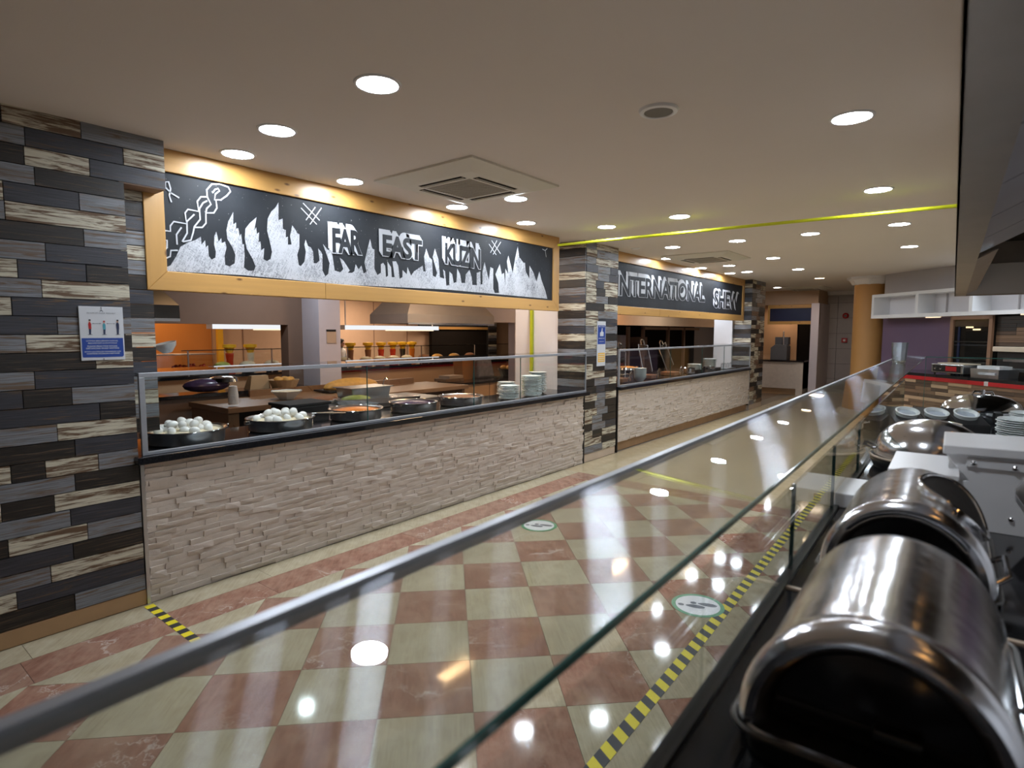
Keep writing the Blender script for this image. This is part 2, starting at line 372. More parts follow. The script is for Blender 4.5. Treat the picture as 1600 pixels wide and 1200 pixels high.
FLAME=[(1.483,1.986),(1.524,2.007),(1.56,2.067),(1.587,2.127),(1.631,2.158),(1.675,2.177),(1.711,2.204),(1.713,2.154),(1.736,2.184),(1.739,2.139),(1.753,2.155),(1.755,2.087),(1.772,2.066),(1.797,2.082),(1.801,2.119),(1.792,2.164),(1.796,2.219),(1.809,2.248),(1.822,2.186),(1.839,2.211),(1.841,2.179),(1.864,2.191),(1.871,2.154),(1.856,2.097),(1.858,2.041),(1.886,2.033),(1.921,2.056),(1.928,2.114),(1.911,2.159),(1.879,2.211),(1.875,2.266),(1.889,2.323),(1.925,2.392),(1.921,2.31),(1.941,2.326),(1.939,2.284),(1.954,2.291),(1.962,2.24),(1.972,2.255),(1.979,2.185),(1.989,2.191),(1.991,2.111),(1.983,2.034),(2.012,2.015),(2.053,2.02),(2.064,2.05),(2.046,2.097),(2.008,2.16),(1.996,2.225),(2.003,2.293),(2.035,2.335),(2.084,2.381),(2.065,2.292),(2.079,2.313),(2.082,2.27),(2.098,2.282),(2.093,2.218),(2.106,2.22),(2.109,2.162),(2.131,2.179),(2.123,2.104),(2.148,2.092),(2.175,2.11),(2.188,2.16),(2.174,2.228),(2.156,2.304),(2.164,2.383),(2.192,2.436),(2.226,2.471),(2.248,2.509),(2.244,2.385),(2.275,2.4),(2.275,2.33),(2.297,2.323),(2.295,2.272),(2.312,2.28),(2.31,2.224),(2.338,2.227),(2.329,2.287),(2.348,2.365),(2.375,2.333),(2.386,2.315),(2.403,2.307),(2.4,2.214),(2.381,2.16),(2.39,2.089),(2.407,2.081),(2.437,2.114),(2.451,2.189),(2.441,2.239),(2.452,2.277),(2.47,2.232),(2.494,2.224),(2.511,2.195),(2.514,2.111),(2.538,2.113),(2.564,2.137),(2.559,2.179),(2.554,2.226),(2.578,2.202),(2.589,2.182),(2.586,2.064),(2.61,2.023),(2.635,2.042),(2.65,2.124),(2.596,2.262),(2.64,2.22),(2.66,2.243),(2.677,2.18),(2.693,2.073),(2.745,2.064),(2.772,2.091),(2.741,2.176),(2.773,2.157),(2.799,2.126),(2.831,2.085),(2.855,2.109),(2.812,2.065),(2.852,2.068),(2.873,2.081),(2.888,2.138),(2.915,2.101),(2.943,2.132),(2.963,2.071),(2.992,2.09),(2.972,2.157),(2.995,2.239),(3.033,2.352),(3.053,2.28),(3.075,2.271),(3.071,2.12),(3.099,2.07),(3.137,2.091),(3.138,2.161),(3.161,2.175),(3.183,2.153),(3.188,2.059),(3.211,2.073),(3.206,2.191),(3.244,2.147),(3.25,2.064),(3.281,2.066),(3.26,2.196),(3.299,2.2),(3.322,2.166),(3.335,2.058),(3.367,2.072),(3.369,2.133),(3.416,2.101),(3.425,2.163),(3.465,2.092),(3.499,2.132),(3.601,2.191),(3.609,2.141),(3.635,2.143),(3.619,2.268),(3.646,2.346),(3.68,2.274),(3.715,2.252),(3.722,2.112),(3.758,2.101),(3.776,2.142),(3.724,2.278),(3.752,2.358),(3.796,2.26),(3.812,2.105),(3.867,2.096),(3.853,2.18),(3.877,2.163),(3.894,2.033),(3.932,2.042),(3.934,2.167),(3.971,2.144),(3.99,2.065),(4.028,2.075),(4.039,2.203),(4.078,2.152),(4.097,2.072),(4.147,2.076),(4.158,2.158),(4.209,2.204),(4.239,2.137),(4.249,2.062),(4.311,2.066),(4.312,2.184),(4.365,2.203),(4.368,2.076),(4.396,2.078),(4.397,2.205),(4.429,2.3),(4.462,2.21),(4.494,2.128),(4.517,2.258),(4.561,2.247),(4.561,2.046),(4.584,2.003),(4.652,2.007),(4.64,2.109),(4.595,2.192),(4.663,2.3),(4.698,2.201),(4.733,2.218),(4.752,2.101),(4.756,2.264),(4.804,2.209),(4.78,2.34),(4.804,2.401),(4.84,2.316),(4.876,2.229),(4.912,2.367),(4.961,2.515),(4.986,2.405),(5.062,2.351),(5.087,2.354),(5.101,2.263),(5.166,2.19),(5.17,2.33),(5.244,2.259),(5.299,2.168),(5.352,2.283),(5.394,2.191),(5.465,2.083),(5.508,1.988),(3.885,1.998),(2.783,1.971),(1.971,1.983),(1.482,1.971)]
STROKES=[[(1.592,2.423),(1.544,2.445),(1.515,2.473),(1.516,2.503),(1.535,2.509),(1.545,2.47),(1.535,2.426),(1.546,2.389)],[(1.485,2.2),(1.505,2.214),(1.532,2.213),(1.533,2.246),(1.554,2.275),(1.628,2.272),(1.622,2.337),(1.64,2.362),(1.704,2.359),(1.698,2.42),(1.721,2.452),(1.761,2.459)],[(1.483,2.085),(1.509,2.113),(1.511,2.157),(1.482,2.153)],[(1.485,2.04),(1.524,2.061),(1.53,2.098),(1.57,2.103)],[(1.567,2.137),(1.566,2.198),(1.597,2.246)],[(1.597,2.158),(1.629,2.215),(1.63,2.286),(1.677,2.337)],[(1.601,2.159),(1.649,2.174),(1.664,2.22),(1.674,2.261),(1.711,2.311),(1.709,2.377),(1.733,2.417),(1.76,2.435)],[(1.678,2.257),(1.722,2.263),(1.746,2.293),(1.748,2.357),(1.798,2.365),(1.819,2.4),(1.815,2.449),(1.852,2.455)],[(1.761,2.458),(1.759,2.502),(1.792,2.544),(1.842,2.555),(1.898,2.546),(1.911,2.521),(1.886,2.489),(1.847,2.456),(1.806,2.449),(1.812,2.485),(1.84,2.512),(1.832,2.524),(1.813,2.516),(1.794,2.49)],[(1.761,2.458),(1.782,2.416),(1.754,2.385),(1.748,2.357)],[(2.421,2.498),(2.547,2.399)],[(2.439,2.535),(2.572,2.432)],[(2.459,2.417),(2.539,2.523)],[(2.491,2.391),(2.591,2.526)],[(4.495,2.483),(4.606,2.388)],[(4.535,2.523),(4.675,2.406)],[(4.517,2.4),(4.618,2.533)],[(4.557,2.387),(4.679,2.526)],[(5.404,2.534),(5.46,2.524),(5.501,2.553)],[(5.46,2.524),(5.48,2.454)]]
ROWS=[[('d',0.902),('g',1.238)],[('c',0.662),('b',1.238)],[('g',0.807),('c',1.233)],[('b',0.909),('d',1.233)],[('d',0.644),('c',0.979),('g',1.229)],[('g',0.907),('b',1.225)],[('c',0.628),('d',0.842),('c',1.225)],[('g',0.936),('d',1.229)],[('c',0.675),('d',0.814),('c',1.048),('g',1.238)],[('d',0.946),('b',1.26)],[('g',0.874),('c',1.256)],[('b',1.069),('d',1.256)],[('b',0.743),('d',0.947),('g',1.253)],[('g',0.795),('b',1.249)],[('d',1.064),('c',1.25)],[('g',0.77),('c',1.099),('d',1.25)],[('b',0.904),('g',1.251)],[('b',1.251)],[('g',0.849),('c',1.252)],[('c',0.758),('b',1.045),('d',1.248)],[('g',0.874),('b',1.251)],[('d',1.043),('g',1.256)],[('c',1.254)],[('c',0.724),('b',1.032),('g',1.254)],[('g',0.85),('d',1.255)],[('d',0.814),('c',1.088),('b',1.46)],[('g',0.822),('b',1.249),('c',1.458)],[('d',0.736),('c',1.058),('g',1.46)]]
# ------------------------------------------------------------------ room shell
XW = -3.757           # plane of the counter fronts on the left
CUBE = {}
def cube(mat):
    if mat not in CUBE: CUBE[mat] = MB().box(-.5, .5, -.5, .5, -.5, .5).mesh('block_' + mat, M[mat])
    return CUBE[mat]
struct('ceiling', MB().box(-14, 3.2, -4, 19, 2.7, 2.8), M['ceil'])
floor = struct('floor', MB().box(-14, 3.2, -4, 19, -.1, -.006), M['grout'])
# checker of marble tiles laid at 45 degrees to the counters
s = .4; E2 = Vector((1, 1)) / sqrt(2); E1 = Vector((-1, 1)) / sqrt(2); P0 = .4954; Q0 = 2.3481
XB, YB, XR = -3.29, 5.40, 1.0
def clip(poly, a, b, c):      # keep a*x+b*y>=c
    out = []
    for i in range(len(poly)):
        p, q = poly[i], poly[(i + 1) % len(poly)]; dp = a * p[0] + b * p[1] - c; dq = a * q[0] + b * q[1] - c
        if dp >= 0: out.append(p)
        if dp * dq < 0: t = dp / (dp - dq); out.append((p[0] + (q[0] - p[0]) * t, p[1] + (q[1] - p[1]) * t))
    return out
def tilemesh(poly, mat):
    n = len(poly); cx = sum(p[0] for p in poly) / n; cy = sum(p[1] for p in poly) / n
    ins = [(cx + (x - cx) * .994, cy + (y - cy) * .994) for x, y in poly]
    return MB().prism(ins, lambda x, y: (x - cx, y - cy, -.012), lambda x, y: (x - cx, y - cy, 0)), (cx, cy)
full = {}
rest = {'creamtile': MB(), 'pinktile': MB()}; tiles = []
for a in range(-14, 22):
    for b in range(-14, 16):
        c0 = E2 * (P0 - a * s) + E1 * (Q0 + b * s)
        poly = [c0, c0 - E2 * s, c0 - E2 * s + E1 * s, c0 + E1 * s]; poly = [(p.x, p.y) for p in poly]
        mat = 'pinktile' if (a + b) % 2 else 'creamtile'
        q = clip(clip(clip(clip(poly, 1, 0, XB), 0, -1, -YB), -1, 0, -XR), 0, 1, -1.2)
        if len(q) < 3: continue
        ar = abs(sum(q[i][0] * q[(i + 1) % len(q)][1] - q[(i + 1) % len(q)][0] * q[i][1] for i in range(len(q)))) / 2
        if ar < .002: continue
        mb, c = tilemesh(q, mat)
        vis = c[1] > .25 and c[0] < .25 + .0 * c[1] and c[1] > -1.05 * c[0] - 2.6
        tiles.append((not vis, (c[0] ** 2 + c[1] ** 2), len(q) == 4 and ar > .1599, mb, c, mat))
tiles.sort(key=lambda t: (t[0], t[1]))
for i, (nv, d, isfull, mb, c, mat) in enumerate(tiles):
    if not nv and i < 215:
        if isfull:
            if mat not in full: full[mat] = mb.mesh('tile_' + mat, M[mat])
            put(full[mat], 'tile', floor, (c[0], c[1], 0))
        else: mb.obj('tile', M[mat], floor, (c[0], c[1], 0))
    else: rest[mat].add([(x + c[0], y + c[1], z) for x, y, z in mb.v], mb.f)
for k, mb in rest.items():
    if mb.v: tag(mb.obj('tiles_beyond_view', M[k], floor), kind='stuff')
def strip(x0, x1, y0, y1, n, mat, along='y'):
    for i in range(n):
        if along == 'y': a, b = y0 + (y1 - y0) * i / n, y0 + (y1 - y0) * (i + 1) / n; bx = (x0 + .001, x1 - .001, a + .001, b - .001)
        else: a, b = x0 + (x1 - x0) * i / n, x0 + (x1 - x0) * (i + 1) / n; bx = (a + .001, b - .001, y0 + .001, y1 - .001)
        cx, cy = (bx[0] + bx[1]) / 2, (bx[2] + bx[3]) / 2
        MB().box(bx[0] - cx, bx[1] - cx, bx[2] - cy, bx[3] - cy, -.012, 0).obj('floor_slab', M[mat], floor, (cx, cy, 0))
strip(-3.76, -3.555, -.58, 5.66, 5, 'creamtile'); strip(-3.555, -3.29, -.58, .62, 1, 'pinktile'); strip(-3.555, -3.29, .62, 5.40, 4, 'pinktile')
strip(-3.555, .6, 5.40, 5.66, 4, 'pinktile', 'x')
for i in range(6): strip(-3.76 + .9 * i, -2.86 + .9 * i, 5.66, 18.3, 7, 'beigetile')
tag(MB().box(-14, -4.1, -4, 19, -.02, 0).obj('kitchen_floor', M['kfloor'], floor))
# walls
struct('wall_back', MB().box(-14, 3.2, 18.6, 18.8, 0, 2.7), M['greywall'])
struct('wall_right', MB().box(3.0, 3.2, -4, 19, 0, 2.7), M['plaster'])
struct('wall_front', MB().box(-14, 3.2, -4.2, -4, 0, 2.7), M['tanwall'])
# ---- left planked wall
wl = struct('wall_left', MB().box(-4.4, XW - .026, -.9, 1.222, .095, 2.7).box(-4.4, XW - .026, 1.2, 1.44, 2.43, 2.7), M['blackmatt'])
ROWH = .0932
KEY = {'B': 'brownp', 'c': 'cream', 'g': 'grey', 'b': 'charcoal', 'd': 'dark'}
def plank_x(parent, X, y0, y1, z0, h, k, d=.024):
    put(cube(KEY.get(k, k)), 'plank', parent, (X - d / 2 + random.uniform(-.002, .002), (y0 + y1) / 2, z0 + h / 2), (d, y1 - y0 - .004, h - .0045))
def plank_y(parent, Y, x0, x1, z0, h, k, d=.024):
    put(cube(KEY.get(k, k)), 'plank', parent, ((x0 + x1) / 2, Y + d / 2 + random.uniform(-.002, .002), z0 + h / 2), (x1 - x0 - .004, d, h - .0045))
for i, row in enumerate(ROWS):
    y = -.2; z0 = .095 + i * ROWH; yr = 1.245 if i < 25 else 1.46
    for j, (k, e) in enumerate(row):
        e = yr if j == len(row) - 1 else e
        if j == 0 and e - y > .75:
            m = e - random.choice([.52, .58, .64]); plank_x(wl, XW, y, m, z0, ROWH, random.choice('gbdc')); y = m
        plank_x(wl, XW, y, e, z0, ROWH, k); y = e
for i in range(20): plank_x(wl, -3.905, 1.23, 1.42, 1.0 + i * .085, .085, 'dgcgbdcgdb'[i % 10])
MB().box(-3.93, XW - .004, 1.222, 1.455, 2.42, 2.43).obj('soffit_panel', M['brownwall'], wl)
struct('baseboard_left', MB().box(-4.3, XW - .004, -.9, 1.25, 0, .092), M['plinth'], bevel=.004)
# ---- middle pillars clad in planks
def pillar(y0, y1, x0, seed, label, rowh=.0932):
    rnd = random.Random(seed)
    p = struct('pillar', MB().box(x0, XW - .024, y0 + .024, y1 - .02, .0, 2.7), M['blackmatt'])
    n = int((2.7 - .1) / rowh) + 1
    for i in range(n):
        z0 = .1 + i * rowh; h = min(rowh, 2.7 - z0)
        if h < .02: continue
        plank_y(p, y0, x0 + .01, XW, z0, h, 'bgdc'[i % 4] if seed == 1 else 'dgcb'[i % 4])
        cuts = sorted([y0 + .03] + [y0 + (y1 - y0) * f for f in ([rnd.uniform(.3, .62)] if rnd.random() < .55 else [rnd.uniform(.25, .4), rnd.uniform(.55, .8)])] + [y1])
        prev = ''
        for a, b in zip(cuts, cuts[1:]):
            k = rnd.choice([c for c in ('ggbccd' if seed == 1 else 'gBBccdd') if c != prev]); prev = k
            plank_x(p, XW, a, b, z0, h, k)
    MB().box(x0, XW - .006, y0 + .01, y1 - .005, 0, .1).obj('plinth', M['beigeplinth'], p, bevel=.004)
    MB().box(XW - .03, XW - .012, y1 - .02, y1 + .004, .1, 2.7).obj('edge_trim', M['alu'], p)
    return p
pillar(6.075, 6.885, -4.16, 1, ''); pillar(12.56, 13.5, -4.2, 2, '')
# ---- framed chalkboards above the counters
def rib(mb, pts, wd, X):
    """flat chalk stroke along 2-D points (y,z) at plane X"""
    L = []
    for i, p in enumerate(pts):
        a = Vector(pts[max(i - 1, 0)]); b = Vector(pts[min(i + 1, len(pts) - 1)]); t = (b - a).normalized(); n = Vector((-t.y, t.x)) * wd / 2
        L.append((Vector(p) + n, Vector(p) - n))
    o = len(mb.v)
    for a, b in L: mb.v += [(X, a.x, a.y), (X, b.x, b.y)]
    for i in range(len(L) - 1): mb.f.append([o + 2 * i, o + 2 * i + 1, o + 2 * i + 3, o + 2 * i + 2])
def text_mesh(txt, off, space=.92):
    c = bpy.data.curves.new('t', 'FONT'); c.body = txt; c.size = 1; c.offset = off; c.space_character = space; c.resolution_u = 4
    o = bpy.data.objects.new('t', c); COL.objects.link(o)
    dg = bpy.context.evaluated_depsgraph_get(); dg.update()
    me = bpy.data.meshes.new_from_object(o.evaluated_get(dg)); bpy.data.objects.remove(o); bpy.data.curves.remove(c); return me
def wall_text(name, txt, mat, parent, X, y0, y1, z0, z1, off=0.0, space=.92, dz0=0.0, dz1=0.0, pad=0.0):
    """letters lying on a plane x=X, reading along +y, stretched to the box; top edge may slope by dz"""
    me = text_mesh(txt, off, space)
    xs = [v.co.x for v in me.vertices]; ys = [v.co.y for v in me.vertices]; a, b, c, d = min(xs), max(xs), min(ys), max(ys)
    for v in me.vertices:
        f = (v.co.x - a) / (b - a); g = (v.co.y - c) / (d - c)
        v.co = (X, y0 - pad + (y1 - y0 + 2 * pad) * f, z0 - pad + (z1 - z0 + 2 * pad) * g + dz0 * (1 - f) + dz1 * f)
    me.materials.clear(); me.materials.append(M[mat]); o = bpy.data.objects.new(name, me); COL.objects.link(o); o.parent = parent; return o
def block_word(txt, parent, X, y0, y1, z0, z1, up=(-.03, .035), off=.085, lw=.0, dz=0, lw2=.006, sp=.88):
    """block letters: dark face, chalk outline, thick chalk shadow above"""
    for k in range(3):
        f = (k + 1) / 3; wall_text('chalk_lettering', txt, 'chalkline', parent, X + .0002 * k, y0 + up[0] * f, y1 + up[0] * f, z0 + up[1] * f, z1 + up[1] * f, off, sp, 0, dz, lw)
    wall_text('chalk_lettering', txt, 'chalkline', parent, X + .001, y0, y1, z0, z1, off, sp, 0, dz, lw)
    wall_text('letter_face', txt, 'board', parent, X + .002, y0 + lw2, y1 - lw2, z0 + lw2, z1 - lw2, off * .5, sp, 0, dz, 0)
def framed_board(y0, y1, label):
    z0, z1 = 1.852, 2.7; t = thing('chalkboard_sign', label, 'sign', (-3.93, (y0 + y1) / 2, z0)); h = (y1 - y0) / 2; H = z1 - z0
    MB().box(-.05, .018, -h + .05, h - .05, .04, H - .04).obj('board', M['board'], t)
    def bar(name, poly, L, ang, loc):
        o = MB().prism(poly, lambda a, b: (a, -.035, b), lambda a, b: (a, .035, b)).obj(name, M['pine'], t, loc, (0, ang, pi / 2) if False else (0, 0, pi / 2), bevel=.004); return o
    # bars run along their own x axis so the grain follows them
    bt, bb, bs = .135, .118, .115
    bar('frame_bar', [(-h, H), (h, H), (h - bs, H - bt), (-h + bs, H - bt)], 0, 0, (.0, 0, 0))
    # the bottom rail is two lengths butted together
    j = -h + (y1 - y0) * .28
    bar('frame_bar', [(-h, 0), (j - .001, 0), (j - .001, bb), (-h + bs, bb)], 0, 0, (0, 0, 0)); bar('frame_bar', [(j + .001, 0), (h, 0), (h - bs, bb), (j + .001, bb)], 0, 0, (0, 0, 0))
    for sg in (-1, 1):
        poly = [(0, -sg * h), (H, -sg * h), (H - bt, -sg * (h - bs)), (bb, -sg * (h - bs))]
        MB().prism(poly, lambda a, b: (a, b, -.035), lambda a, b: (a, b, .035)).obj('frame_bar', M['pine'], t, (0, 0, 0), (0, -pi / 2, 0) if True else None, bevel=.004)
    return t
b1 = framed_board(1.385, 5.725, 'long pine-framed chalkboard with chalk flames reading FAR EAST KUZIN')
b2 = framed_board(6.9, 12.52, 'pine-framed chalkboard reading INTERNATIONAL between the two planked pillars')
def loc2(t, pts): return [(y - t.location.y, z - t.location.z) for y, z in pts]
F = loc2(b1, FLAME); MB().add([(.021, y, z) for y, z in F], [list(range(len(F)))]).obj('chalk_flames', M['chalk'], b1)
for st in STROKES: mb = MB(); rib(mb, loc2(b1, st), .009 if len(st) != 2 else .007, .0225); mb.obj('chalk_stroke', M['chalkline'], b1)
yc, zc = b1.location.y, b1.location.z
block_word('FAR', b1, .0235, 2.67 - yc, 2.955 - yc, 2.20 - zc, 2.40 - zc, dz=.01); block_word('EAST', b1, .0235, 3.15 - yc, 3.60 - yc, 2.225 - zc, 2.415 - zc, dz=0)
block_word('KUZIN', b1, .0235, 3.87 - yc, 4.37 - yc, 2.225 - zc, 2.43 - zc, up=(-.03, .05), dz=-.01)
yc, zc = b2.location.y, b2.location.z
block_word('INTERNATIONAL', b2, .0235, 7.1 - yc, 10.35 - yc, 2.10 - zc, 2.40 - zc, up=(-.05, .05), off=.05, dz=.04, lw2=.006, sp=.93); block_word('SHEW', b2, .0235, 10.8 - yc, 12.2 - yc, 2.06 - zc, 2.40 - zc, up=(-.05, .03), off=.05, lw2=.006, sp=.93)
# ---- serving counters: stone cladding, granite worktop, sneeze guard
def stone_front(t, y0, y1, z0, z1, X, nsingle):
    rr = random.Random(3); allst = []; rows = int((z1 - z0) / .034); h = (z1 - z0) / rows
    for i in range(rows):
        y = y0 - rr.uniform(0, .1)
        while y < y1:
            L = rr.uniform(.07, .21); a, b = max(y, y0), min(y + L, y1)
            if b - a > .015: allst.append((a, b, z0 + i * h, h, rr.uniform(.012, .026)))
            y += L
    allst.sort(key=lambda q: q[0]); mb = MB(); vs = []
    for k in range(8):
        ty, tz = rr.uniform(-.28, .28), rr.uniform(-.15, .34)
        v = [(-.5, -.5, -.5), (-.5, .5, -.5), (-.5, .5, .5), (-.5, -.5, .5)]
        f = [(.4 + ty * sy + tz * sz + rr.uniform(-.1, .1), sy * .5 + rr.uniform(-.04, .04), sz * .49 + rr.uniform(-.13, .06)) for sy, sz in ((-1, -1), (1, -1), (1, 1), (-1, 1))]
        m = (.48 + rr.uniform(-.15, .2), rr.uniform(-.25, .25), rr.uniform(-.05, .2))
        vs.append((v + f + [m], [(0, 1, 5, 4), (1, 2, 6, 5), (2, 3, 7, 6), (3, 0, 4, 7), (4, 5, 8), (5, 6, 8), (6, 7, 8), (7, 4, 8)]))
    mesh = [MB().add(*q).mesh('stone_block', M['stone']) for q in vs]
    for i, (a, b, z, hh, d) in enumerate(allst):
        k = rr.randrange(8)
        if i < nsingle: put(mesh[k], 'stone', t, (X + d / 2 - .010, (a + b) / 2, z + hh / 2), (d, b - a, hh))
        else: mb.add([(X + d / 2 - .010 + x * d, (a + b) / 2 + y * (b - a), z + hh / 2 + zz * hh) for x, y, zz in vs[k][0]], vs[k][1])
    if mb.v: tag(mb.obj('stone_cladding', M['stone'], t), kind='stuff')
def counter(y0, y1, n, label, kick, trim):
    t = thing('serving_counter', label, 'counter', (-3.9, (y0 + y1) / 2, 0)); c = t.location.y
    MB().box(-.5 if n else -.2, .1325, y0 - c, y1 - c, kick, .843).obj('counter_body', M['stone'], t)
    stone_front(t, y0 - c + .018, y1 - c - .018, max(kick, .006), .842, .135, n)
    MB().box(.12, .15, y0 - c - .004, y0 - c + .016, .0, .843).obj('corner_trim', M['alu' if trim else 'black'], t)
    MB().box(.12, .15, y1 - c - .016, y1 - c + .004, .0, .843).obj('corner_trim', M['black' if trim else 'alu'], t)
    if kick: MB().box(-.2, .09, y0 - c, y1 - c, 0, kick).obj('kick_board', M['plinth'], t)
    return t
counter(1.252, 6.09, 300, 'long serving counter clad in beige split stone under the flame chalkboard', 0, True)
counter(6.92, 12.58, 0, 'stone-clad serving counter between the two planked pillars', .135, False)
def worktop(y0, y1, label):
    t = tag(MB().box(-.62 if y0 < 3 else -1.2, .06, y0, y1, -.042, 0).obj('worktop', M['granite'], None, (XW, 0, .885), bevel=.004), label, 'worktop'); return t
worktop(1.222, 6.125, 'polished black worktop on the counter under the flame chalkboard'); worktop(6.9, 12.49, 'polished black worktop on the counter between the planked pillars')
def guard(y0, y1, joints, z1, label, post0):
    t = thing('sneeze_guard', label, 'sneeze guard', (XW, (y0 + y1) / 2, .886)); c = t.location.y; H = z1 - .886; a, b = y0 - c, y1 - c
    MB().box(-.012, .012, a, b, H - .026, H).obj('top_rail', M['alupaint'], t, bevel=.002); MB().box(-.012, .012, a, b, 0, .02).obj('bottom_rail', M['alupaint'], t, bevel=.002)
    MB().box(-.012, .012, a, a + .03, .02, H - .026).obj('post', M['alupaint'], t, bevel=.002); MB().box(-.008, .008, b - .014, b, .02, H - .026).obj('post', M['alupaint'], t)
    ed = [a + .03] + [j - c for j in joints] + [b - .014]
    for p, q in zip(ed, ed[1:]):
        MB().box(-.004, .004, p + .002, q - .002, .02, H - .026).obj('pane', M['glass'], t)
        if q < b - .1: MB().box(-.0042, .0042, q - .002, q + .002, .02, H - .026).obj('pane_edge', M['edge'], t)
    MB().box(-.36, -.008, b - .008, b, .005, H - .005).obj('end_pane', M['glass'], t)
    MB().box(-.012, -.36, b - .009, b + .001, H - .005, H).obj('end_edge', M['alupaint'], t)
    MB().box(-.42, .0, a, b, H - .004, H - .0005).obj('top_pane', M['glass'], t)
    return t
guard(1.262, 6.115, [2.86, 4.1, 4.82], 1.366, 'clear sneeze guard in a grey frame over the eggs and pans', True)
guard(6.93, 12.57, [8.6, 9.9, 11.0], 1.385, 'clear sneeze guard in a grey frame between the planked pillars', True)
# ---- right-hand buffet counter with its glass screen
t = thing('buffet_counter', 'black granite-topped buffet counter carrying the roll-top chafing dishes', 'counter', R(0, 0, 0), RA)
CT = 1.043
MB().box(-.26, .95, -.6, 5.28, .0, CT - .04).obj('counter_body', M['blackmatt'], t)
MB().box(-.285, 1.0, -.62, 1.352, CT - .04, CT).obj('granite_slab', M['granite'], t, bevel=.004); MB().box(-.285, 1.0, 1.364, 5.29, CT - .04, CT).obj('granite_slab', M['granite'], t, bevel=.004)
MB().box(-.283, 1.0, 1.352, 1.364, CT - .04, CT + .004).obj('joint_strip', M['beigeplinth'], t)
MB().box(-.286, -.264, -.62, 5.29, CT, CT + .008).obj('glass_channel', M['dgranite'], t)
g = thing('glass_screen', 'long green-edged glass screen and shelf along the buffet counter front', 'sneeze guard', R(0, 0, CT + .008), RA)
ed = [-.5, .84, 1.45, 2.03, 2.64, 5.26]; H = 1.254 - CT - .008
for p, q in zip(ed, ed[1:]):
    MB().box(-.279, -.271, p + .002, q - .002, 0, H).obj('pane', M['glass'], g)
    if q > 1: MB().box(-.2793, -.2707, q - .002, q + .002, 0, H).obj('pane_edge', M['edge'], g)
TL = .05
def shelf(x, z): return z + (-x - .30) * TL + 1.26 - CT - .008
pr = lambda x0, x1, z0, z1: [(x0, shelf(x0, z0)), (x1, shelf(x1, z0)), (x1, shelf(x1, z1)), (x0, shelf(x0, z1))]
def runs(name, mat, x0, x1, z0, z1, y0, y1): return MB().prism(pr(x0, x1, z0, z1), lambda a, b: (a, y0, b), lambda a, b: (a, y1, b)).obj(name, M[mat], g)
runs('shelf_pane', 'glasstop', -.592, -.303, -.005, .005, -.5, 10.5)
runs('shelf_edge', 'edge', -.303, -.299, -.005, .005, -.5, 10.5); runs('shelf_edge', 'edge', -.592, -.303, -.005, .005, 10.5, 10.504)
runs('front_rail', 'alupaint', -.606, -.590, -.012, .010, -.5, 9.6)
# cross screen at the far end
MB().box(-.30, 1.4, 10.506, 10.514, -.75, H).obj('cross_pane', M['glass'], g); MB().box(-.30, 1.4, 10.503, 10.517, H, H + .01).obj('cross_edge', M['edge'], g); MB().box(-.304, -.298, 10.503, 10.517, -.75, H).obj('pane_edge', M['edge'], g)
MB().box(-.3, 1.4, 10.48, 10.54, -CT - .008, -.75).obj('support', M['blackmatt'], g)
# ------------------------------------------------------------------ ceiling fixtures
def downlight(loc, label, mat='lamp', r=.088):
    t = thing('downlight', label, 'ceiling light', loc, 0, 'round LED downlights')
    MB().lathe([(r, -.002), (r + .003, -.007), (r + .014, -.006), (r + .018, 0)], 32, caps=False).obj('trim_ring', M['white'], t, smooth=True)
    MB().lathe([(0, -.0045), (r * .5, -.0045), (r, -.0035)], 32).obj('diffuser', M[mat], t)
    return t
rows = {'closest to the chalkboards': [(-3.66, 1.845), (-3.668, 2.676), (-3.664, 3.787), (-3.642, 4.757), (-3.70, 8.275), (-3.80, 9.84), (-3.70, 11.0)],
        'next out from the chalkboards': [(-3.069, 1.77), (-3.061, 3.857), (-3.114, 5.443), (-3.176, 7.242), (-3.30, 9.76), (-3.377, 10.93)],
        'along the middle of the aisle': [(-2.161, 1.734), (-2.305, 5.397), (-2.355, 7.219), (-2.469, 9.18), (-2.553, 11.03)],
        'over the far side of the aisle': [(-1.56, 7.211)],
        'nearest the steel hood': [(-.587, 3.498), (-.694, 5.342), (-.727, 7.135), (-.797, 9.03)]}
for nm, ls in rows.items():
    for i, (x, y) in enumerate(ls):
        lab = '%s white downlight from the camera in the ceiling row %s' % (ORD[i], nm) if len(ls) > 1 else 'lone white downlight on the ceiling over the far side of the aisle'
        downlight((x, y, 2.7), lab)
downlight((-2.62, 13.07, 2.7), 'small warm-toned downlight farthest down the aisle ceiling', 'lampwarm')
downlight((-3.95, 15.1, 2.7), 'white downlight over the dark sign of the far snack counter', 'lamp', .07)
downlight((-.5, 1.4, 2.7), 'white downlight in the ceiling almost above the viewpoint')
t = thing('ceiling_speaker', 'round grey ceiling speaker with a white rim', 'speaker', (-1.318, 2.796, 2.7))
MB().lathe([(.07, -.012), (.075, -.016), (.092, -.012), (.098, 0)], 32, caps=False).obj('rim', M['white'], t, smooth=True); MB().lathe([(0, -.009), (.072, -.011)], 32).obj('grille', plain('grey_mesh', (.2, .19, .17), .7, var=.3, scale=200), t)
t = tag(MB().lathe([(0, -.012), (.05, -.012), (.06, 0)], 24).obj('smoke_detector', M['white'], None, (-3.6, 7.05, 2.7)), 'small flat ceiling cap beside the first planked pillar', 'detector')
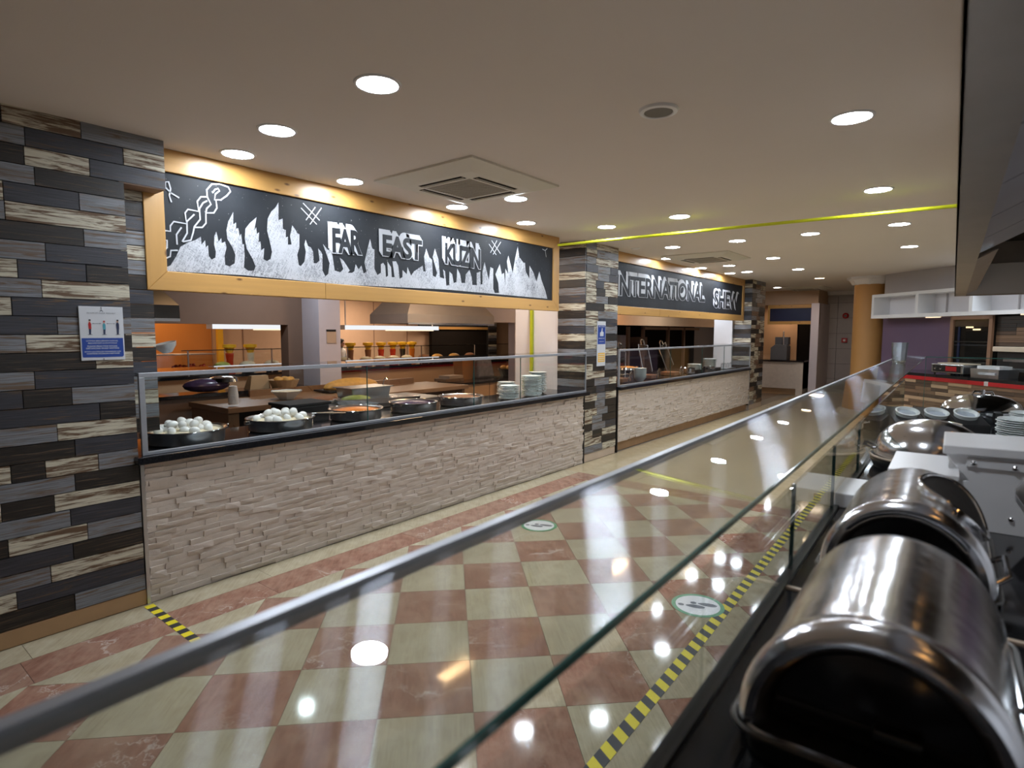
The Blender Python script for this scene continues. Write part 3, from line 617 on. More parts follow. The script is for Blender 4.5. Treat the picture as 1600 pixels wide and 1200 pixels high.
def cassette(c, h, label):
    t = thing('ceiling_air_conditioner', label, 'air conditioner', (*c, 2.7)); h2 = h * .72
    m = MB()
    P = [[(sx * a, sy * a, z) for sx, sy in ((-1, -1), (1, -1), (1, 1), (-1, 1))] for a, z in ((h, 0), (h, -.014), (h2, -.05), (h2 - .02, -.05), (h2 * .62, -.05), (h2 * .62, -.042))]
    o = 0
    for q in P: m.v += q
    for k in range(5):
        for i in range(4): j = (i + 1) % 4; m.f.append([4 * k + i, 4 * k + j, 4 * k + 4 + j, 4 * k + 4 + i])
    m.obj('panel', plain('cassette_plastic_%d' % int(c[1]), (.70, .67, .58), .45, var=.03), t)
    g = h2 * .62
    gm = MB().box(-g, g, -g, g, -.046, -.043)
    gr = gm.obj('intake_grille', M['ac'], t)
    sl = MB()
    n = 16
    for i in range(n): y = -g + 2 * g * (i + .5) / n; sl.box(-g, g, y - .004, y + .004, -.049, -.044)
    tag(sl.obj('grille_slats', M['acs'], gr), kind='stuff')
    for k in range(4):
        a = k * pi / 2; o = MB().box(-g * .98, g * .98, h2 * .70, h2 * .86, -.0515, -.047).obj('air_slot', M['void'], t, rot=(0, 0, a))
        MB().box(-g * .96, g * .96, h2 * .755, h2 * .80, -.056, -.050).obj('louver', M['acs'], o)
    return t
M['ac'] = plain('grille_grey', (.30, .27, .22), .6); M['acs'] = plain('slat_beige', (.42, .38, .31), .5)
cassette((-3.02, 3.24), .48, 'square ceiling air-conditioning cassette above the long chalkboard'); cassette((-3.19, 8.45), .48, 'ceiling air-conditioning cassette halfway down the aisle')
cassette((-3.42, 15.6), .48, 'ceiling air-conditioning cassette near the far tiled wall')
tag(MB().tube([(-3.76, 5.50, 2.575), (-2.0, 5.53, 2.565), (-.02, 5.57, 2.55)], .014, 10).obj('lime_pipe', M['lime'], smooth=True), 'lime green taped pipe crossing under the ceiling to the hood', 'pipe')
tag(MB().box(-4.568, -4.54, 6.055, 6.098, 0.0, 2.7).obj('lime_pole', M['lime']), 'upright lime green strip on the white kitchen partition', 'pole')
# ------------------------------------------------------------------ signs
t = thing('notice_board', 'white and blue social distancing notice with three standing figures', 'sign', (XW + .003, .996, 1.447))
W_, H_ = .205, .29
MB().box(0, .008, 0, W_, 0, H_).obj('panel', M['paper'], t, bevel=.001)
bl = [(.008, .004), (W_ - .012, .004), (W_ - .006, .012), (W_ - .006, .108), (.006, .108), (.006, .012)]
bl = [(a, b + .012) for a, b in bl]
MB().prism(bl, lambda a, b: (.008, a, b), lambda a, b: (.0088, a, b)).obj('blue_panel', M['blue'], t)
def line(txt, mat, z, h, y0, y1): wall_text('printed_line', txt, mat, t, .0093, y0, y1, z, z + h, .012 if mat == 'paper' else 0, 1.0)
line('L\u00dcTFEN BEKLERKEN SOSYAL', 'paper', .1015, .0085, .026, W_ - .03); line('MESAFEN\u0130Z\u0130 KORUYUNUZ', 'paper', .0895, .0085, .034, W_ - .036)
line('PLEASE PRACTICE SOCIAL', 'paper', .0720, .008, .03, W_ - .034); line('DISTANCING WHILE WAITING', 'paper', .0605, .008, .024, W_ - .028)
line('BITTE HALTEN SIE W\u00c4HREND DES', 'paper', .0435, .0072, .016, W_ - .020); line('WARTENS SOZIALEN ABSTAND', 'paper', .0325, .0072, .024, W_ - .026)
line('BODRUM PARK RESORT', 'ink', .251, .007, .036, W_ - .036)
def flat(parent, name, poly, mat, x=.0088): return MB().add([(x, a, b) for a, b in poly], [list(range(len(poly)))]).obj(name, M[mat], parent)
flat(t, 'crest', [(.094, .262), (.103, .276), (.112, .262), (.108, .262), (.103, .268), (.098, .262)], 'ink'); flat(t, 'crest', [(.101, .277), (.105, .277), (.105, .282), (.101, .282)], 'ink')
for y, top, leg, hair in ((.046, 'red', 'navy', 'hair'), (.112, 'teal', 'navy', 'red'), (.176, 'navy', 'navy', 'hair')):
    z = .137; k = .92 if y == .112 else 1
    f = flat(t, 'figure', [(y - .011, z), (y + .011, z), (y + .010, z + .003), (y - .010, z + .003)], 'ink')
    flat(f, 'legs', [(y - .005, z + .003), (y + .004, z + .003), (y + .006, z + .035 * k), (y - .005, z + .035 * k)], leg, .0090)
    flat(f, 'coat', [(y - .006, z + .032 * k), (y + .007, z + .032 * k), (y + .007, z + .060 * k), (y + .003, z + .068 * k), (y - .004, z + .068 * k), (y - .007, z + .058 * k)], top, .0092)
    flat(f, 'face', [(y - .004, z + .068 * k), (y + .004, z + .068 * k), (y + .005, z + .078 * k), (y - .004, z + .078 * k)], 'skin', .0092)
    flat(f, 'hair', [(y - .005, z + .076 * k), (y + .006, z + .076 * k), (y + .005, z + .083 * k), (y - .003, z + .084 * k)], hair, .0094)
for a in (.058, .124): MB().add([(.009, a, .1985), (.009, a + .006, .195), (.009, a + .006, .202), (.009, a + .034, .1985), (.009, a + .040 - .006, .195), (.009, a + .034 + .006, .1985), (.009, a + .034, .202), (.009, a, .1976), (.009, a + .04, .1976), (.009, a + .04, .1994), (.009, a, .1994)], [(0, 1, 2), (4, 5, 6), (7, 8, 9, 10)]).obj('distance_arrow', M['ink'], t)
for z in (.284, .006): MB().lathe([(0, .002), (.003, .001), (.003, 0)], 10).obj('screw', M['darksteel'], t, (.008, W_ / 2, z), (0, pi / 2, 0))
t = thing('pillar_notice', 'narrow blue, white and yellow thumbs-up notice on the planked pillar', 'sign', (XW + .004, 6.36, 1.185))
MB().box(0, .008, 0, .20, 0, .56).obj('panel', M['paper'], t); MB().box(.008, .009, .008, .192, .275, .51).obj('blue_panel', M['blue'], t); MB().box(.008, .009, .02, .185, .05, .165).obj('yellow_panel', M['ywhite'], t)
MB().add([(.0094, a, b) for a, b in [(.06, .375), (.145, .375), (.15, .425), (.118, .432), (.122, .475), (.105, .478), (.09, .43), (.06, .42)]], [list(range(8))]).obj('thumb_mark', M['paper'], t)
for k, (tx, a, b, z) in enumerate((('WEAR YOUR MASK', .02, .18, .488), ('MASKENIZI TAKIN', .03, .17, .34), ('THANK YOU', .04, .16, .30))): wall_text('printed_line', tx, 'paper', t, .0094, a, b, z, z + .014, .01, 1)
for z in (.14, .115, .09, .065): MB().box(.009, .0094, .035, .17, z, z + .008).obj('printed_rule', M['paper'], t)
# floor markings
def hazard(name, label, p0, p1, wd, pitch, slant):
    """black and yellow tape, every stripe its own patch"""
    p0, p1 = Vector(p0), Vector(p1); d = (p1 - p0); L = d.length; d.normalize()
    t = thing(name, label, 'floor tape', (p0.x, p0.y, .0006), atan2(d.y, d.x)); n = int(L / pitch); me = []
    for mt in ('yellow', 'hblack'):
        q = MB().prism([(0, -wd / 2), (pitch, -wd / 2), (pitch + slant, wd / 2), (slant, wd / 2)], lambda a, b: (a, b, 0), lambda a, b: (a, b, .0012)); me.append(q.mesh('tape_stripe', M[mt]))
    for i in range(n): put(me[i % 2], 'stripe', t, (i * pitch, 0, 0))
p0, p1 = R(.3, .975), R(9.0, .975)
hazard('hazard_tape', 'yellow and black hazard tape running along the floor before the buffet', (p0.x, p0.y), (p1.x, p1.y), .062, .0525, .035)
hazard('hazard_tape', 'short yellow and black hazard tape crossing from the planked wall', (-3.735, 1.247), (-3.08, 1.247), .05, .05, 0)
def footsticker(c, rz, label):
    t = thing('floor_sticker', label, 'sticker', (*c, .001), rz)
    MB().lathe([(.150, 0), (.150, .0012), (.126, .0012), (.126, 0)], 40, caps=False).obj('green_ring', M['green'], t); MB().lathe([(0, .001), (.127, .001), (.127, 0)], 40).obj('white_disc', M['white'], t)
    for k, (x, y) in enumerate(((-.025, -.022), (.042, .022))):
        sole = [(x + .055 * cos(a) + .012, y + (.021 + .004 * cos(a)) * sin(a)) for a in [2 * pi * i / 18 for i in range(18)]]
        heel = [(x - .068 + .018 * cos(a), y + .015 * sin(a)) for a in [2 * pi * i / 14 for i in range(14)]]
        for nm, q in (('sole_mark', sole), ('heel_mark', heel)): MB().prism(q, lambda a, b: (a, b, .0012), lambda a, b: (a, b, .0016)).obj(nm, M['ink'], t)
footsticker((-1.226, 3.28), radians(18), 'round green-edged footprint sticker beside the long hazard tape'); footsticker((-2.80, 3.85), radians(18), 'round green-edged footprint sticker nearer the stone-clad counter')
# ------------------------------------------------------------------ things on the left counter
TOP = .886
def chafer(x, y, r, label, food, h=.085):
    t = thing('round_chafing_pan', label, 'chafing pan', (x, y, TOP), 0, 'open round pans behind the left sneeze guard')
    MB().lathe([(r * .90, 0), (r * .96, .01), (r * .97, h * .75), (r * 1.02, h), (r * 1.0, h + .005), (r * .93, h - .002), (r * .91, h * .55), (0, h * .45)], 36).obj('pan', M['steel'], t, smooth=True)
    MB().tube([(r * 1.02 * cos(a), r * 1.02 * sin(a), h + .003) for a in [2 * pi * i / 36 for i in range(36)]], .005, 6, True).obj('rim', M['chrome'], t, smooth=True)
    for a in (pi / 2, -pi / 2): MB().cbox(r * 1.05 * cos(a), r * 1.05 * sin(a), h - .012, .05, .03, .03, a).obj('hinge', M['chrome'], t, bevel=.005)
    if food: MB().lathe([(r * .9, h * .6), (r * .86, h * .85), (r * .6, h * 1.0), (r * .3, h * 1.08), (0, h * 1.1)], 30).obj('filling', M[food], t, smooth=True)
    return t
PX = -4.03
pans = [(PX, 1.62, .235, 'leftmost open round pan holding boiled eggs', 'creamfood'), (PX, 2.28, .235, 'second open round pan from the left heaped with boiled eggs', 'creamfood'),
        (PX, 2.95, .215, 'open round pan filled with bright orange stew', 'carrot'), (PX, 3.58, .215, 'open round pan of dark red food right of the orange stew', 'bag'), (PX, 4.2, .22, 'open round pan of brown sauce left of the plate stacks', 'mince')]
for p in pans: chafer(*p)
em = MB()._ball((0, 0, 0), .026, .026, .033, 14, 9).mesh('egg_white', M['egg'], True)
rr = random.Random(11)
for k, (cx, cy, nm) in enumerate(((PX, 1.62, 'leftmost pan'), (PX, 2.28, 'second pan from the left'))):
    spots = []
    for lay, rad, z in ((0, .17, .092), (1, .10, .125)):
        tries = 0
        while tries < 400 and len([q for q in spots if q[3] == lay]) < (18, 7)[lay]:
            tries += 1; a = rr.uniform(0, 2 * pi); q = rad * sqrt(rr.random()); x, y = q * cos(a), q * sin(a)
            if all(lay != w[3] or (w[0] - x) ** 2 + (w[1] - y) ** 2 > .055 ** 2 for w in spots): spots.append((x, y, z, lay))
    for x, y, z, lay in spots:
        o = put(em, 'boiled_egg', None, (cx + x, cy + y, TOP + z), rot=(rr.uniform(0, 3), rr.uniform(0, 3), 0))
        tag(o, 'white boiled egg in the heap in the %s' % nm, 'egg', 'boiled eggs in the %s' % nm)
def platemesh(r): return MB().lathe([(0, .003), (r * .55, .002), (r * .58, .0), (r * .62, .002), (r * .98, .016), (r, .018), (r * .985, .020), (r * .64, .008), (r * .6, .006), (0, .006)], 28).mesh('plate_body', M['ceramic'], True)
def stack(c, n, r, what, pitch=.0165, name='plate'):
    me = platemesh(r)
    for i in range(n):
        o = put(me, name, None, (c[0] + random.uniform(-.003, .003), c[1] + random.uniform(-.003, .003), c[2] + i * pitch), (random.uniform(.95, 1.03),) * 2 + (1,))
        if i == n - 1: tag(o, 'topmost white plate of %s' % what, 'plate', 'plates in %s' % what)
        else: tag(o, 'white plate under the topmost in %s' % what, 'plate', 'plates in %s' % what)
stack((-3.95, 4.87, TOP), 9, .112, 'the front low stack right of the brown pan'); stack((-4.26, 5.2, TOP), 9, .108, 'the low stack hidden behind the front one', )
stack((-3.95, 5.27, TOP), 14, .118, 'the tall front stack beside the planked pillar'); stack((-4.12, 5.62, TOP), 15, .112, 'the tallest stack farthest back by the white partition')
tag(MB().lathe([(0, .0), (.12, 0), (.15, .016), (.148, .02), (.118, .008), (0, .008)], 30).obj('serving_plate', M['ceramic'], None, (-4.28, 4.55, TOP), smooth=True), 'flat white serving plate lying behind the brown sauce pan', 'plate')
def tongs(loc, rz, label):
    t = thing('serving_tongs', label, 'tongs', loc, rz)
    for sg in (-1, 1): MB().tube([(-.13, sg * .004, .02), (0, sg * .022, .018), (.13, sg * .01, .012)], .005, 6).obj('arm', M['chrome'], t, smooth=True)
tongs((-3.93, 2.62, TOP + .075), radians(60), 'steel serving tongs between the egg pan and the orange stew')
# ------------------------------------------------------------------ kitchen behind counter one
kp = struct('wall_kitchen_partition', MB().box(-4.84, -4.12, 6.1, 6.22, 0, 2.7), M['plaster'])
struct('wall_kitchen_back', MB().box(-6.75, -6.6, .3, 4.06, 1.69, 2.7).box(-6.75, -6.6, .3, 4.06, 0, .93).box(-6.75, -6.6, 3.93, 4.06, .93, 1.69), M['brownwall'])
struct('column', MB().box(-6.95, -6.24, 4.06, 4.36, 0, 2.7), M['lavender'])
struct('wall_kitchen_header', MB().box(-6.75, -6.6, 6.9, 9.4, 1.78, 2.7).box(-6.75, -6.6, 8.3, 9.4, 0, 1.8), M['lavender'])
struct('wall_kitchen_left', MB().box(-14, -4.3, .2, .3, 0, 2.7), M['brownwall'])
struct('trim_1', MB().box(-6.76, -6.59, 3.86, 3.93, .93, 1.69), M['brownwall'])
t = thing('wall_calendar', 'small paper calendar pinned to the kitchen column', 'calendar', (-6.235, 4.16, 1.47)); MB().box(-.004, .004, 0, .13, 0, .14).obj('sheet', M['tanwall'], t); MB().box(-.004, .006, 0, .13, .14, .165).obj('header', M['black'], t)
# hoods
def hood(y0, y1, x0, x1, z0, label, mat):
    t = thing('extractor_hood', label, 'extractor hood', ((x0 + x1) / 2, (y0 + y1) / 2, z0)); a, b = (x1 - x0) / 2, (y1 - y0) / 2
    m = MB(); P = [[(sx * p, sy * q, z) for sx, sy in ((-1, -1), (1, -1), (1, 1), (-1, 1))] for p, q, z in ((a, b, 0), (a, b, .12), (a * .55, b * .7, .42), (a * .55, b * .7, 2.7 - z0))]
    for q in P: m.v += q
    for k in range(3):
        for i in range(4): j = (i + 1) % 4; m.f.append([4 * k + i, 4 * k + j, 4 * k + 4 + j, 4 * k + 4 + i])
    m.obj('canopy', M[mat], t)
    MB().box(-a + .02, a - .02, -b + .02, b - .02, .06, .08).obj('filter_panel', M['void'], t)
    MB().box(a, a + .006, -b, b, -.012, .012).obj('lip', M['steel'], t)
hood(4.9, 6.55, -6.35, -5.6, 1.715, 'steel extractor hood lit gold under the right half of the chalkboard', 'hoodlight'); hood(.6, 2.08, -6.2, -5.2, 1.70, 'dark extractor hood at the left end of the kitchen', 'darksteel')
tag(MB().tube([(-4.6, .3, 1.93), (-4.6, 6.1, 1.93)], .02, 8).obj('gas_pipe', M['darksteel']), 'dark pipe running under the kitchen ceiling behind the chalkboard', 'pipe')
# bench
t = thing('wooden_bench', 'long brown wooden work bench behind the pans', 'bench', (-5.8, 4.15, 0))
MB().box(-.42, .42, -1.62, 1.62, .85, .9).obj('bench_top', M['wood'], t, bevel=.004); MB().box(-.42, -.38, -1.0, 1.35, .9, .97).obj('upstand', M['wood'], t)
MB().box(-.40, .38, -1.6, -1.56, 0, .85).obj('side_panel', M['wood'], t); MB().box(.34, .38, -1.56, -1.50, 0, .85).obj('leg', M['wood'], t); MB().box(-.40, .36, 1.55, 1.6, 0, .85).obj('side_panel', M['wood'], t); MB().box(-.4, -.36, -1.55, 1.55, 0, .85).obj('back_panel', M['blackmatt'], t)
BT = .9
mug = MB().lathe([(.036, 0), (.046, .088), (.048, .09), (.045, .09), (.034, .004)], 18).mesh('paper_cup', M['white'], True)
for i in range(7): tag(put(mug, 'paper_cup', None, (-5.5, 2.64, BT + .11 - .0 + i * .014), rot=(pi, 0, 0)), 'upturned white paper cup in the stack on the bench corner', 'cup', 'stack of paper cups on the bench')
t = thing('faceted_bowl', 'square white faceted bowl of yellow food on the bench', 'bowl', (-5.68, 3.29, BT), radians(30))
MB().lathe([(.07, 0), (.17, .085), (.175, .09), (.165, .088), (.07, .01), (0, .01)], 6).obj('bowl', M['ceramic'], t); MB().lathe([(.155, .082), (0, .095)], 6).obj('filling', M['creamfood'], t)
t = thing('bread_loaf', 'long golden bread mound on a black tray', 'bread', (-5.95, 4.30, BT), pi / 2)
MB().box(-.42, .42, -.16, .16, .01, .03).obj('tray', M['black'], t); MB()._ball((0, 0, .05), .38, .15, .105, 26, 12).obj('loaf', M['bread'], t, smooth=True)
t = thing('steel_gastronorm_pan', 'deep steel pan with hooked handle in front of the golden bread', 'pan', (-5.05, 3.80, .9), pi / 2)
MB().prism([(-.25, -.14), (.25, -.14), (.25, .14), (-.25, .14)], lambda a, b: (a * .92, b * .9, 0), lambda a, b: (a, b, .135)).obj('body', M['pansteel'], t, bevel=.01); MB().box(-.27, .27, -.16, .16, .130, .138).obj('rim', M['pansteel'], t); MB().tube([(.25, 0, .13), (.27, 0, .19), (.29, 0, .21), (.31, 0, .19)], .006, 6).obj('hook', M['chrome'], t)
t = thing('prep_table', 'low dark preparation table below the wooden bench', 'table', (-4.95, 3.85, 0)); MB().box(-.32, .32, -.72, .72, .86, .9).obj('table_top', M['pansteel'], t)
for x in (-.3, .27):
    for y in (-.70, .67): MB().box(x, x + .03, y, y + .03, 0, .86).obj('leg', M['steel'], t)
t = thing('food_tray', 'white tray of brown crumbs beside the steel pan', 'tray', (-5.12, 3.36, .9), .2); MB().prism([(-.15, -.2), (.15, -.2), (.15, .2), (-.15, .2)], lambda a, b: (a * .85, b * .85, .0), lambda a, b: (a, b, .03)).obj('tray', M['ceramic'], t); MB()._ball((0, 0, .03), .12, .16, .035, 16, 8).obj('crumbs', M['mince'], t, smooth=True)
t = thing('food_tray', 'long steel tray with green salad leaves before the steel pan', 'tray', (-4.72, 3.72, .9), -.35); MB().prism([(-.1, -.42), (.1, -.42), (.1, .42), (-.1, .42)], lambda a, b: (a * .9, b * .95, .0), lambda a, b: (a, b, .05)).obj('tray', M['steel'], t); MB()._ball((0, -.22, .045), .08, .15, .04, 14, 8).obj('leaves', M['salad'], t, smooth=True)
t = thing('black_food_box', 'black insulated food box behind the second egg pan', 'box', (-4.72, 2.86, .62)); MB().prism([(-.16, -.19), (.16, -.19), (.16, .19), (-.16, .19)], lambda a, b: (a * 1.1, b * 1.1, 0), lambda a, b: (a, b, .34)).obj('body', M['black'], t, bevel=.01); MB().box(-.17, .17, -.21, .21, .34, .365).obj('lid', M['blackmatt'], t, bevel=.006); MB().box(.165, .175, -.06, .06, .2, .25).obj('handle', M['blackmatt'], t)
tag(MB().box(-4.95, -4.5, 2.6, 3.12, 0, .62).obj('under_counter_cabinet', M['blackmatt']), 'dark cabinet carrying the black insulated food box', 'cabinet')
# left kitchen end : worktop with dispensers
t = thing('back_worktop', 'black worktop on brown cupboards along the kitchen opening', 'worktop', (-6.38, 2.2, 0)); MB().box(-.21, .13, -1.5, 1.75, .93, .965).obj('worktop', M['granite'], t); MB().box(-.20, .09, -1.5, 1.72, 0, .93).obj('cupboard', M['brownwall'], t)
t = thing('brown_cupboard', 'tall brown cupboard with two small wall sockets at the left end', 'cupboard', (-5.84, 1.75, 0)); MB().box(-.3, .3, -.6, .14, 0, .98).obj('body', M['brownwall'], t); MB().box(.3, .305, -.05, .0, .78, .82).obj('socket', M['white'], t); MB().box(.3, .305, -.05, .0, .70, .73).obj('socket', M['white'], t); MB().box(-.32, .32, -.62, .2, .98, 1.0).obj('top', M['black'], t)
t = thing('bread_bag', 'dark purple bag of bread with a chrome lid beside the paper cups', 'bag', (-6.39, 2.82, .981)); MB()._ball((0, -.03, .06), .14, .24, .075, 16, 8).obj('bag', M['bag'], t, smooth=True); MB().lathe([(.15, .06), (.14, .10), (.10, .115), (0, .12)], 24, (.02, .14, .03)).obj('chrome_lid', M['chrome'], t, smooth=True)
t = thing('bread_basket', 'brown basket of buns behind the white faceted bowl', 'basket', (-6.3, 3.62, .965)); MB().lathe([(.13, 0), (.17, .09), (.16, .09), (.12, .01)], 18).obj('basket', M['card'], t)
for i in range(5): MB()._ball((.07 * cos(i * 1.25), .07 * sin(i * 1.25), .09), .05, .05, .035, 10, 6).obj('bun', M['bread'], t, smooth=True)
t = thing('paper_bag', 'crumpled brown paper bag on the kitchen worktop', 'bag', (-6.4, 3.35, .965)); MB().prism([(-.07, -.12), (.07, -.12), (.07, .12), (-.07, .12)], lambda a, b: (a, b, 0), lambda a, b: (a * .5 + .03, b * .8, .15)).obj('bag', M['card'], t)
# ------------------------------------------------------------------ salad room seen through the kitchen
struct('wall_salad_room', MB().box(-13.4, -13.2, 5.9, 18.6, 0, 2.7), M['tanwall']); struct('wall_salad_room', MB().box(-13.4, -13.18, -1, 5.9, 0, 2.7), M['orange'])
for y in (6.6, 7.9, 9.1, 10.3, 11.5): struct('trim_2', MB().box(-13.2, -13.19, y, y + .02, 0, 2.7), M['brownwall'])
tag(MB().box(-13.19, -13.1, 6.0, 6.12, 0, 2.2).obj('yellow_post', M['yplastic']), 'yellow post against the tan wall of the salad room', 'post')
t = thing('salad_bar', 'long salad bar with a tan front and black top seen through the kitchen', 'salad bar', (-10.9, 8.3, 0)); MB().box(-.4, .4, -5, 5, .12, .8).obj('front', M['peach'], t); MB().box(-.45, .45, -5.05, 5.05, .8, .85).obj('worktop', M['granite'], t); MB().box(.40, .42, -1.6, 4.5, .76, .80).obj('red_strip', M['red'], t); MB().box(-.38, .38, -4.98, 4.98, 0, .12).obj('plinth', M['blackmatt'], t)
t = thing('salad_bar_guard', 'low glass guard along the salad bar', 'sneeze guard', (-10.5, 8.7, .85)); MB().box(-.004, .004, -4.5, 4.5, .05, .43).obj('pane', M['glass'], t); MB().box(-.008, .008, -4.5, 4.5, .43, .445).obj('rail', M['darksteel'], t)
for y in (-4.4, -2.9, -1.2, .9, 2.8, 4.4): MB().box(-.01, .01, y - .01, y + .01, 0, .43).obj('post', M['alu'], t)
for a, b, l in ((4.85, 6.75, 'left lit white shelf light hanging over the salad bar'), (7.65, 10.45, 'long lit white shelf light hanging over the middle of the salad bar')):
    t = thing('shelf_light', l, 'shelf light', (-10.9, (a + b) / 2, 1.66)); h = (b - a) / 2
    MB().box(-.12, .12, -h, h, .0, .10).obj('housing', M['white'], t); MB().box(.121, .124, -h, h, .0, .095).obj('front_light', M['lampdim'], t); MB().box(-.08, .08, -h * .1, h * .9, -.02, -.001).obj('light_strip', M['lampstrip'], t)
    for y in (-h + .1, h - .1): MB().box(-.01, .01, y - .01, y + .01, .1, 1.04).obj('hanger', M['white'], t)
def dispenser(y, x, label, body):
    t = thing('cereal_dispenser', label, 'dispenser', (x, y, .85), 0, 'yellow-topped jars on the salad bar')
    MB().lathe([(.09, 0), (.09, .03), (.055, .05), (.06, .22), (.075, .36)], 14).obj('jar', M[body], t, smooth=True); MB().lathe([(.05, .36), (.09, .46), (.12, .465), (.12, .52), (0, .53)], 16).obj('yellow_top', M['yplastic'], t, smooth=True)
for i, (y, body) in enumerate(((5.22, 'tomato'), (5.62, 'creamfood'), (7.9, 'mince'), (8.38, 'mince'), (8.75, 'tomato'), (9.1, 'tomato'), (9.40, 'darksteel'), (9.7, 'carrot'))):
    dispenser(y, -10.95, '%s yellow-topped jar from the left on the salad bar' % ORD[i], body)
def tub(y, x, label, fill, r=.14, col='black', h=.16):
    t = thing('salad_bowl', label, 'bowl', (x, y, .85), 0, 'bowls of salad on the salad bar'); MB().lathe([(r * .7, 0), (r, h), (r * .95, h), (r * .66, .01)], 18).obj('bowl', M[col], t, smooth=True); MB()._ball((0, 0, h * .95), r * .92, r * .92, .07, 16, 8).obj('filling', M[fill], t, smooth=True)
for i, (y, f, c) in enumerate(((4.95, 'salad', 'black'), (5.42, 'creamfood', 'black'), (5.9, 'creamfood', 'black'), (6.35, 'salad', 'darksteel'), (7.55, 'creamfood', 'black'), (8.12, 'creamfood', 'red'), (8.5, 'creamfood', 'red'), (8.9, 'creamfood', 'red'), (9.3, 'creamfood', 'black'), (9.85, 'mince', 'darksteel'), (10.3, 'bread', 'darksteel'), (10.9, 'bread', 'darksteel'), (11.5, 'mince', 'darksteel'))):
    tub(y, -10.68, '%s filled bowl from the left along the salad bar' % (ORD + ['last'])[i], f, .15, c)
t = thing('tomato_display', 'low glass case of red cherry tomatoes with a white bowl on top', 'display case', (-10.85, 4.35, .85)); MB().box(-.25, .25, -.5, .45, .0, .05).obj('base', M['darksteel'], t); MB().box(-.25, .25, -.5, .45, .05, .36).obj('case', M['acrylic'], t); MB().box(-.26, .26, -.51, .46, .36, .375).obj('lid', M['alu'], t)
tm = MB()
for i in range(60): tm._ball((random.uniform(-.2, .2), random.uniform(-.15, .42), .07 + random.uniform(0, .1)), .032, .032, .03, 8, 6)
tag(tm.obj('tomatoes', M['tomato'], t, smooth=True), kind='stuff')
t = tag(MB().lathe([(.07, 0), (.16, .10), (.18, .17), (.17, .17), (.06, .01), (0, .01)], 24).obj('white_bowl', M['ceramic'], None, (-10.85, 4.12, 1.25), (.25, 0, 0), smooth=True), 'tilted white bowl standing on the tomato case', 'bowl')
t = thing('coffee_urn', 'dark coffee urn with a pale lid at the left end of the salad bar', 'urn', (-10.8, 3.55, .85)); MB().box(-.16, .16, -.16, .16, 0, .2).obj('base', M['black'], t); MB().lathe([(.12, .2), (.15, .3), (.11, .40), (.05, .44), (.08, .50), (.05, .54), (0, .55)], 20).obj('urn', M['steel'], t, smooth=True)
# person
def person(loc, rz, label):
    t = thing('person', label, 'person', loc, rz)
    V = [(0, 0, .93), (0, 0, 1.1), (0, .01, 1.3), (0, .02, 1.42), (0, .03, 1.50)]; E_ = [(0, 1), (1, 2), (2, 3), (3, 4)]; Rr = [(.15, .11), (.145, .105), (.17, .11), (.11, .08), (.055, .055)]
    def chain(start, pts, rs):
        k = start
        for q, r in zip(pts, rs): V.append(q); Rr.append((r, r)); E_.append((k, len(V) - 1)); k = len(V) - 1
    for sg in (-1, 1):
        chain(0, [(sg * .09, .0, .86), (sg * .10, .01, .48), (sg * .10, -.02, .10), (sg * .10, .10, .05)], [.095, .062, .043, .038])
        chain(3, [(sg * .18, .02, 1.39), (sg * .22, .04, 1.13), (sg * .17, .26, 1.06), (sg * .15, .33, 1.05)], [.058, .045, .034, .03])
    me = bpy.data.meshes.new('body'); me.from_pydata(V, E_, []); o = bpy.data.objects.new('body', me); COL.objects.link(o); o.parent = t
    sk = o.modifiers.new('skin', 'SKIN'); sk.use_smooth_shade = True
    for i, r in enumerate(Rr): me.skin_vertices[0].data[i].radius = r
    me.skin_vertices[0].data[0].use_root = True
    sb = o.modifiers.new('sub', 'SUBSURF'); sb.levels = 1; sb.render_levels = 2; me.materials.append(M['cloth'])
    h = MB()._ball((0, .05, 1.60), .075, .095, .115, 16, 12); h._ball((0, .145, 1.59), .012, .016, .018, 8, 6); h._ball((-.076, .05, 1.59), .012, .02, .03, 8, 6); h._ball((.076, .05, 1.59), .012, .02, .03, 8, 6)
    hd = h.obj('head', M['skin'], t, smooth=True)
    for sg in (-1, 1): MB()._ball((sg * .03, .138, 1.615), .011, .007, .008, 8, 6).obj('eye', M['hair'], hd)
    MB().box(-.022, .022, .134, .141, 1.545, 1.553).obj('mouth', M['red'], hd)
    MB().lathe([(.088, 1.60), (.092, 1.66), (.08, 1.71), (.045, 1.735), (0, 1.74)], 16, (0, .035, 0), 1, 1.1).obj('hair', M['hair'], t, smooth=True)
    MB().prism([(-.13, .93 - .45), (.13, .93 - .45), (.12, 1.22), (-.12, 1.22)], lambda a, b: (a, .125, b), lambda a, b: (a, .135, b)).obj('apron', M['teal'], t)
    for sg in (-1, 1):
        hn = MB()._ball((sg * .145, .37, 1.045), .028, .042, .016, 10, 6).obj('hand', M['skin'], t, smooth=True)
        for k in range(4): MB().tube([(sg * .145 + (k - 1.5) * .014, .40, 1.045), (sg * .145 + (k - 1.5) * .015, .435 - abs(k - 1.4) * .006, 1.04), (sg * .145 + (k - 1.5) * .015, .452 - abs(k - 1.4) * .008, 1.022)], .008, 6).obj('finger', M['skin'], hn, smooth=True)
        MB().tube([(sg * .145 - sg * .025, .36, 1.045), (sg * .145 - sg * .045, .385, 1.04), (sg * .145 - sg * .045, .405, 1.03)], .009, 6).obj('thumb', M['skin'], hn, smooth=True)
    return t
pp = person((-11.75, 8.18, 0), radians(-70), 'person in a white jacket and dark cap working behind the salad bar'); pp.scale = (.86, .86, .84)
